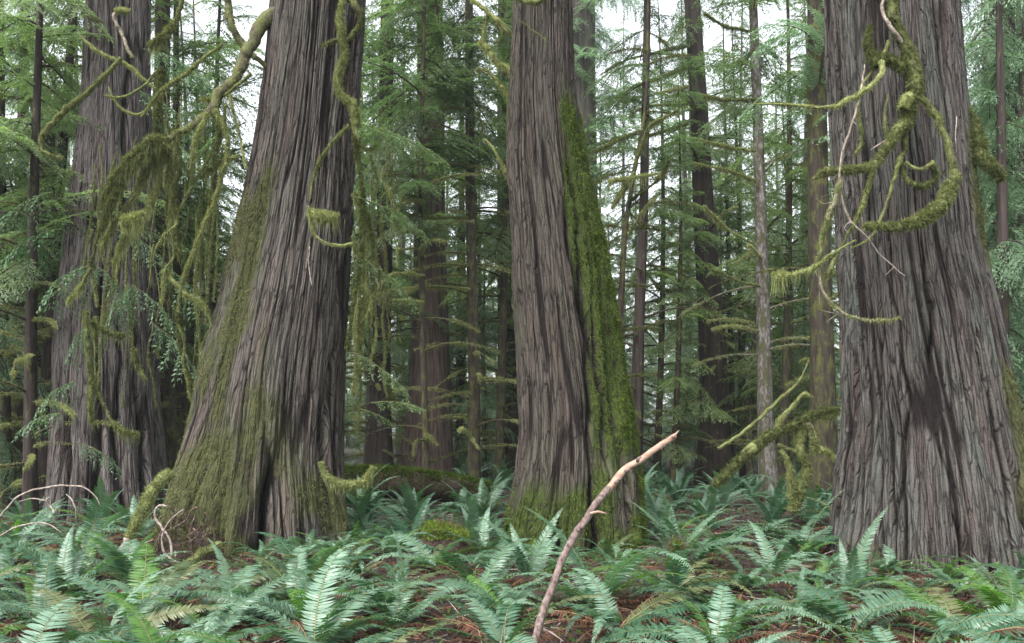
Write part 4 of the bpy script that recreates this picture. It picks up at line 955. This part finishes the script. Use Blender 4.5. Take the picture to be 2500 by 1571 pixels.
# ------------------------------------------------------------------ fallen wood
stick = thing('broken_branch', 'pale broken stick leaning up out of the foreground ferns', 'branch', tuple(P(1295, 1640, 6.0)))
z4 = lambda *p: zz(800, 750, 1.843, p)
bough(stick, wig=0.3, pts=[(1290, 1650)] + z4((930, 1513), (965, 1380), (1010, 1260), (1060, 1120), (1110, 1030), (1165, 950), (1215, 880), (1262, 820)), rad=[11.5, 11, 10.5, 9.7, 9.2, 9.2, 9.6, 9.6, 9.2], Y=6.0, moss=0, mat='stickbark', name='bark_stem', Y1=6.7)
bough(stick, z4((1255, 828), (1280, 800), (1340, 730), (1420, 680), (1500, 620), (1562, 580)), [8.9, 9.3, 9.1, 8.4, 7.5, 6.6], 6.69, 0, wig=0.25, mat='peeled', name='peeled_stem', Y1=7.0)
bough(stick, z4((1550, 588), (1568, 570), (1582, 555)), [6, 2.5, 0.6], 6.98, 0, mat='peeled', name='splinter')
bough(stick, z4((1180, 928), (1215, 922), (1257, 930)), [4, 3.2, 2.6], 6.5, 0, mat='peeled', name='stub')
bough(stick, z4((955, 1440), (1010, 1465), (1060, 1505)), [3, 2, 1], 6.1, 0, mat='twig', name='twig')
for (a, b) in ((1395, 690), (1305, 790), (1505, 640), (1345, 745), (1130, 1010)):
    bough(stick, z4((a - 4, b), (a + 6, b - 12), (a + 16, b - 14)), [5, 4, 2], 6.72 if a > 1200 else 6.4, 0, mat='stickbark', name='knot')

z6 = lambda *p: zz(1600, 750, 1.843, p)
fall = thing('fallen_branch', 'tangle of fallen moss-wrapped boughs leaning on the left side of the widest cedar', 'branch', tuple(P(1760, 1190, 13.5)))
for d, r, ms, hg, dn in [
  (((270, 800), (370, 700), (440, 640), (510, 580), (600, 540), (690, 495), (760, 465), (830, 460)), [6, 8, 9, 9, 6, 6, 5, 5], 0.055, 1.2, 2000),
  (((390, 670), (430, 640), (495, 605)), [8, 13, 9], 0.06, 1.0, 3000),
  (((280, 640), (400, 560), (520, 450), (640, 340), (690, 240)), [4, 4, 4, 3, 2], 0.02, 1.0, 600),
  (((545, 570), (570, 500), (620, 440), (670, 395), (705, 410)), [5, 5, 5, 5, 2], 0.04, 1.6, 1500),
  (((685, 490), (655, 560), (655, 650), (680, 720), (660, 810), (615, 920)), [5, 9, 10, 8, 9, 9], 0.055, 1.2, 2200),
  (((690, 520), (715, 590), (715, 660)), [6, 8, 6], 0.05, 1.2, 2200),
  (((560, 640), (600, 700), (615, 780), (612, 860)), [5, 5, 6, 5], 0.04, 1.5, 1500),
  (((735, 640), (780, 660), (825, 690)), [5, 4, 3], 0.04, 1.0, 1500),
  (((550, 620), (600, 640), (640, 650)), [4, 4, 3], 0.04, 1.0, 1500),
  (((690, 500), (760, 490), (830, 470)), [3, 3, 3], 0.04, 2.5, 1500)]:
    bough(fall, z6(*d), r, 13.2, ms, hg, dn)

zA = lambda *p: zz(0, 1100, 3.212, p)
lean = thing('fallen_branch', 'thick mossy broken bough with a bare white end, left of the mossy cedar foot', 'branch', tuple(P(290, 1330, 10.6)))
bough(lean, zA((1330, 170), (1290, 210), (1230, 270), (1190, 330), (1140, 430), (1070, 560), (1000, 690)), [9, 12, 12, 11.5, 11, 10, 7], 10.9, 0.05, 0.9, 2600, Y1=10.5)
bough(lean, zA((1005, 680), (930, 800), (850, 910), (720, 1020), (650, 1090)), [8, 7, 6, 4, 2.5], 10.5, 0.0, mat='twig', Y1=10.3)
bough(lean, zA((960, 800), (1060, 760), (1200, 700)), [2, 1.8, 1], 10.4, 0.0, mat='twig')
rootl = thing('exposed_root', 'curling pale bare root on the brown soil bank by the mossy cedar', 'root', tuple(P(430, 1370, 10.3)))
bough(rootl, zA((1320, 440), (1250, 430), (1215, 490), (1240, 570), (1310, 660), (1340, 760), (1345, 850)), [2, 3, 3.4, 3.4, 3, 3, 2], 10.3, 0, mat='twig', name='root')
bough(rootl, zA((1440, 460), (1340, 540), (1295, 610), (1268, 700), (1285, 790), (1350, 860), (1420, 890)), [1.5, 1.5, 2, 2.4, 3, 3.4, 3], 10.25, 0, mat='twig', name='root')
rt2 = thing('exposed_root', 'mossy surface root running out from the mossy cedar foot', 'root', tuple(P(480, 1370, 10.4)))
bough(rt2, zA((1400, 930), (1450, 900), (1520, 860), (1600, 800), (1720, 750)), [6, 9, 10, 11, 12], 10.2, 0.03, 0.6, 1800, name='root', Y1=10.9)
tw = thing('bare_twig', 'long pale twig arching low across the left picture edge', 'twig', tuple(P(0, 1262, 10.5)))
bough(tw, zA((-30, 540), (0, 510), (110, 390), (240, 320), (380, 285), (490, 278), (640, 285), (740, 350), (790, 440)), [2.6, 2.6, 2.6, 2.5, 2.3, 2.2, 2, 1.6, 1], 10.5, 0, mat='twig', name='twig')
tw = thing('bare_twig', 'shorter pale twig arching just below the long one at left', 'twig', tuple(P(0, 1310, 9.2)))
bough(tw, zA((-30, 690), (0, 670), (150, 595), (300, 570), (400, 590), (490, 650)), [2, 2, 2, 2, 1.6, 1], 9.2, 0, mat='twig', name='twig')
tw = thing('bare_twig', 'forked bleached twig standing in ferns before the far left cedar', 'twig', tuple(P(130, 1250, 10.8)))
bough(tw, zA((430, 500), (390, 430), (365, 390), (380, 370), (420, 385)), [2.6, 2.4, 2, 1.6, 1], 10.8, 0, mat='twig', name='twig')
bough(tw, zA((370, 400), (320, 385), (250, 380), (150, 400)), [1.8, 1.6, 1.3, 0.8], 10.8, 0, mat='twig', name='twig')
tw = thing('bare_twig', 'hooked bleached twig against the foot of the far left cedar', 'twig', tuple(P(186, 1262, 11.2)))
bough(tw, zA((600, 540), (590, 460), (560, 390), (520, 345)), [2.2, 2, 1.6, 1], 11.2, 0, mat='twig', name='twig')

# mossy log
lg = thing('fallen_log', 'moss-topped rotting log lying behind the mossy cedar', 'log', tuple(P(980, 1215, 18.5)))
cL, rL = curve([P(800, 1182, 18.2), P(900, 1180, 18.4), P(1010, 1184, 18.6), P(1120, 1196, 18.9), P(1190, 1206, 19.1)], [0.33, 0.33, 0.32, 0.28, 0.22], 0.10)
mb = MB(); tube(mb, cL - np.array(lg.location), rL, 16, 0.12, 5); lo = mb.build('log_body', M['rot'], lg, True)
n = 16000; k = rng.integers(0, len(cL), n); a = rng.normal(0, 0.75, n)
p = cL[k] + np.stack([rng.normal(0, 0.05, n), -np.sin(a) * rL[k] * 1.02, np.cos(a) * rL[k] * 1.02], 1)
mb = MB(); blades(mb, p - np.array(lg.location), np.stack([rng.normal(0, .5, n), -np.sin(a) + rng.normal(0, .4, n), np.cos(a) * 0.6 + rng.normal(-0.2, .4, n)], 1), rng.uniform(0.03, 0.10, n), rng.uniform(0.012, 0.026, n)); mb.build('moss', M['trunkgreen'], lg)

# hummock, soil bank, small moss cushion
def mound(name, label, cat, px, Y, rx, ry, h, mat, seed, mossn, mossm, mossfn, off=0.0):
    x, y = at(px, Y); o = thing(name, label, cat, (x, y, gzf(x, y) - 0.05))
    a, r = np.meshgrid(np.linspace(0, 2 * pi, 48, endpoint=False), np.linspace(0, 1, 24))
    zz_ = h * np.cos(r * pi / 2) ** 0.7 * (0.75 + 0.5 * fbm(np.cos(a) * r * 3 + seed, np.sin(a) * r * 3, seed, 4)) - 0.06
    lump = 1 + 0.35 * (fbm(np.cos(a) * 1.5 + seed, np.sin(a) * 1.5, seed + 3, 3) - 0.5)
    v = np.stack([rx * r * np.cos(a) * lump, ry * r * np.sin(a) * lump, zz_], -1)
    i = np.arange(23)[:, None] * 48; j = np.arange(48)[None]
    q = np.stack([i + j, i + (j + 1) % 48, i + 48 + (j + 1) % 48, i + 48 + j], -1).reshape(-1, 4)[48:]
    mb = MB(); mb.add(v, q[:, ::-1]); mb.build('soil', mat, o, True)
    pp = v.reshape(-1, 3); k = rng.choice(len(pp), mossn * 3); p = pp[k] + rng.normal(0, 0.02, (len(k), 3)); keep = mossfn(p); p = p[keep][:mossn]; n = len(p)
    mb = MB(); d = p / np.array([rx, ry, h]) * 0.7 + rng.normal(0, 0.5, (n, 3)) + np.array([0, 0, 0.2])
    blades(mb, p, d, rng.uniform(0.02, 0.055, n), rng.uniform(0.010, 0.02, n)); mb.build('moss', M[mossm], o)
    k = rng.choice(len(pp), 2600); p = pp[k]; mb = MB(); d = p / np.array([rx, ry, h]) * 0.4 + rng.normal(0, 0.6, (2600, 3)) + np.array([0, 0, -0.3])
    blades(mb, p, d, rng.uniform(0.05, 0.24, 2600), rng.uniform(0.003, 0.008, 2600)); tag(mb.build('rootlets', M['rootlet'], o), kind='stuff')
    return o
mound('mossy_hummock', 'rounded hummock of rootlets with a lime-green moss cap under arching fronds', 'hummock', 1085, 10.9, 0.55, 0.5, 0.52, M['rot'], 4, 9000, 'greenmoss', lambda p: (p[:, 2] > 0.33) & (p[:, 0] > -0.25))
mound('soil_bank', 'dark bank of rootlets and soil at the left foot of the mossy cedar', 'bank', 450, 11.25, 0.62, 0.5, 0.55, M['rot'], 9, 5000, 'trunkmoss', lambda p: fbm(p[:, 0] * 4, p[:, 1] * 4, 8, 3) > 0.55)
for _ in range(16):
    x0 = 400 + 110 * rng.random(); y0 = 1235 + 60 * rng.random(); pts_ = [(x0, y0)]
    for i in range(4): pts_.append((pts_[-1][0] + rng.normal(-3, 11), pts_[-1][1] + rng.uniform(8, 28)))
    bough(rootl, pts_, [2.6 * rng.random() + 0.8, 2, 1.4, 0.6], 10.62 - 0.006 * (y0 - 1235), 0.012 if rng.random() < 0.4 else 0, 0.5, 300, mat='rootlet', name='root', sleeve=False)
mound('moss_cushion', 'small lime moss cushion among shiny ferns right of the leaning cedar', 'moss', 1652, 9.2, 0.12, 0.12, 0.42, M['rot'], 14, 5000, 'greenmoss', lambda p: p[:, 2] > 0.2)

# white tag on the widest cedar
tagp = P(2328, 856, 10.02)

# ------------------------------------------------------------------ litter
def litter():
    n = 60000
    Y = 3.6 + 16 * rng.random(n) ** 1.4; X = rng.uniform(-0.65, 0.65, n) * Y
    Z = gz(X, Y) + (fbm(X * 2.1, Y * 2.1, 51, 3) - 0.5) * 0.10 + rng.random(n) * 0.05
    d = rng.normal(0, 1, (n, 3)); d[:, 2] = rng.normal(0.1, 0.35, n)
    mb = MB(); blades(mb, np.stack([X, Y, Z], 1), d, rng.uniform(0.03, 0.14, n), rng.uniform(0.008, 0.028, n), diamond=True)
    k = rng.choice(n, 2600); d = rng.normal(0, 1, (2600, 3)); d[:, 2] = rng.normal(0.05, 0.15, 2600)
    blades(mb, np.stack([X, Y, Z + 0.02], 1)[k], d, rng.uniform(0.12, 0.5, 2600), rng.uniform(0.006, 0.014, 2600), m=1)
    tag(mb.build('leaf_litter', [M['dead'], M['twig']]), 'red-brown dead leaf litter scattered under the ferns', 'litter', kind='stuff')
    n = 24000
    Y = 3.8 + 24 * rng.random(n) ** 1.2; X = rng.uniform(-0.65, 0.65, n) * Y
    keep = fbm(X * 0.9, Y * 0.9, 66, 3) > 0.5; X, Y = X[keep], Y[keep]; n = len(X)
    Z = gz(X, Y) + (fbm(X * 2.1, Y * 2.1, 51, 3) - 0.5) * 0.10 + rng.random(n) * 0.12
    d = rng.normal(0, 1, (n, 3)); d[:, 2] = rng.normal(0.2, 0.4, n)
    mb = MB(); blades(mb, np.stack([X, Y, Z], 1), d, rng.uniform(0.03, 0.09, n), rng.uniform(0.012, 0.035, n), diamond=True)
    tag(mb.build('undergrowth', M['greenfrond']), 'low green undergrowth leaves between the ferns', 'undergrowth', kind='stuff')
litter()

# ------------------------------------------------------------------ misty air
hz, nt_, b_ = newmat('misty air')
nt_.nodes.remove(b_)
vol = nt_.nodes.new('ShaderNodeVolumePrincipled'); vol.inputs['Color'].default_value = (0.86, 0.95, 0.93, 1); vol.inputs['Density'].default_value = 0.0006
vol.inputs['Anisotropy'].default_value = 0.2
nt_.links.new(vol.outputs[0], nt_.nodes['Material Output'].inputs['Volume'])
mb = MB()
x0, x1, y0, y1, z0, z1 = -160, 160, -70, 330, -3, 36
v = [(x, y, z) for z in (z0, z1) for y in (y0, y1) for x in (x0, x1)]
mb.add(v, [(0, 2, 3, 1), (4, 5, 7, 6), (0, 1, 5, 4), (2, 6, 7, 3), (0, 4, 6, 2), (1, 3, 7, 5)])
tag(mb.build('haze', hz), 'thin pale mist hanging through the forest', 'haze', kind='stuff')
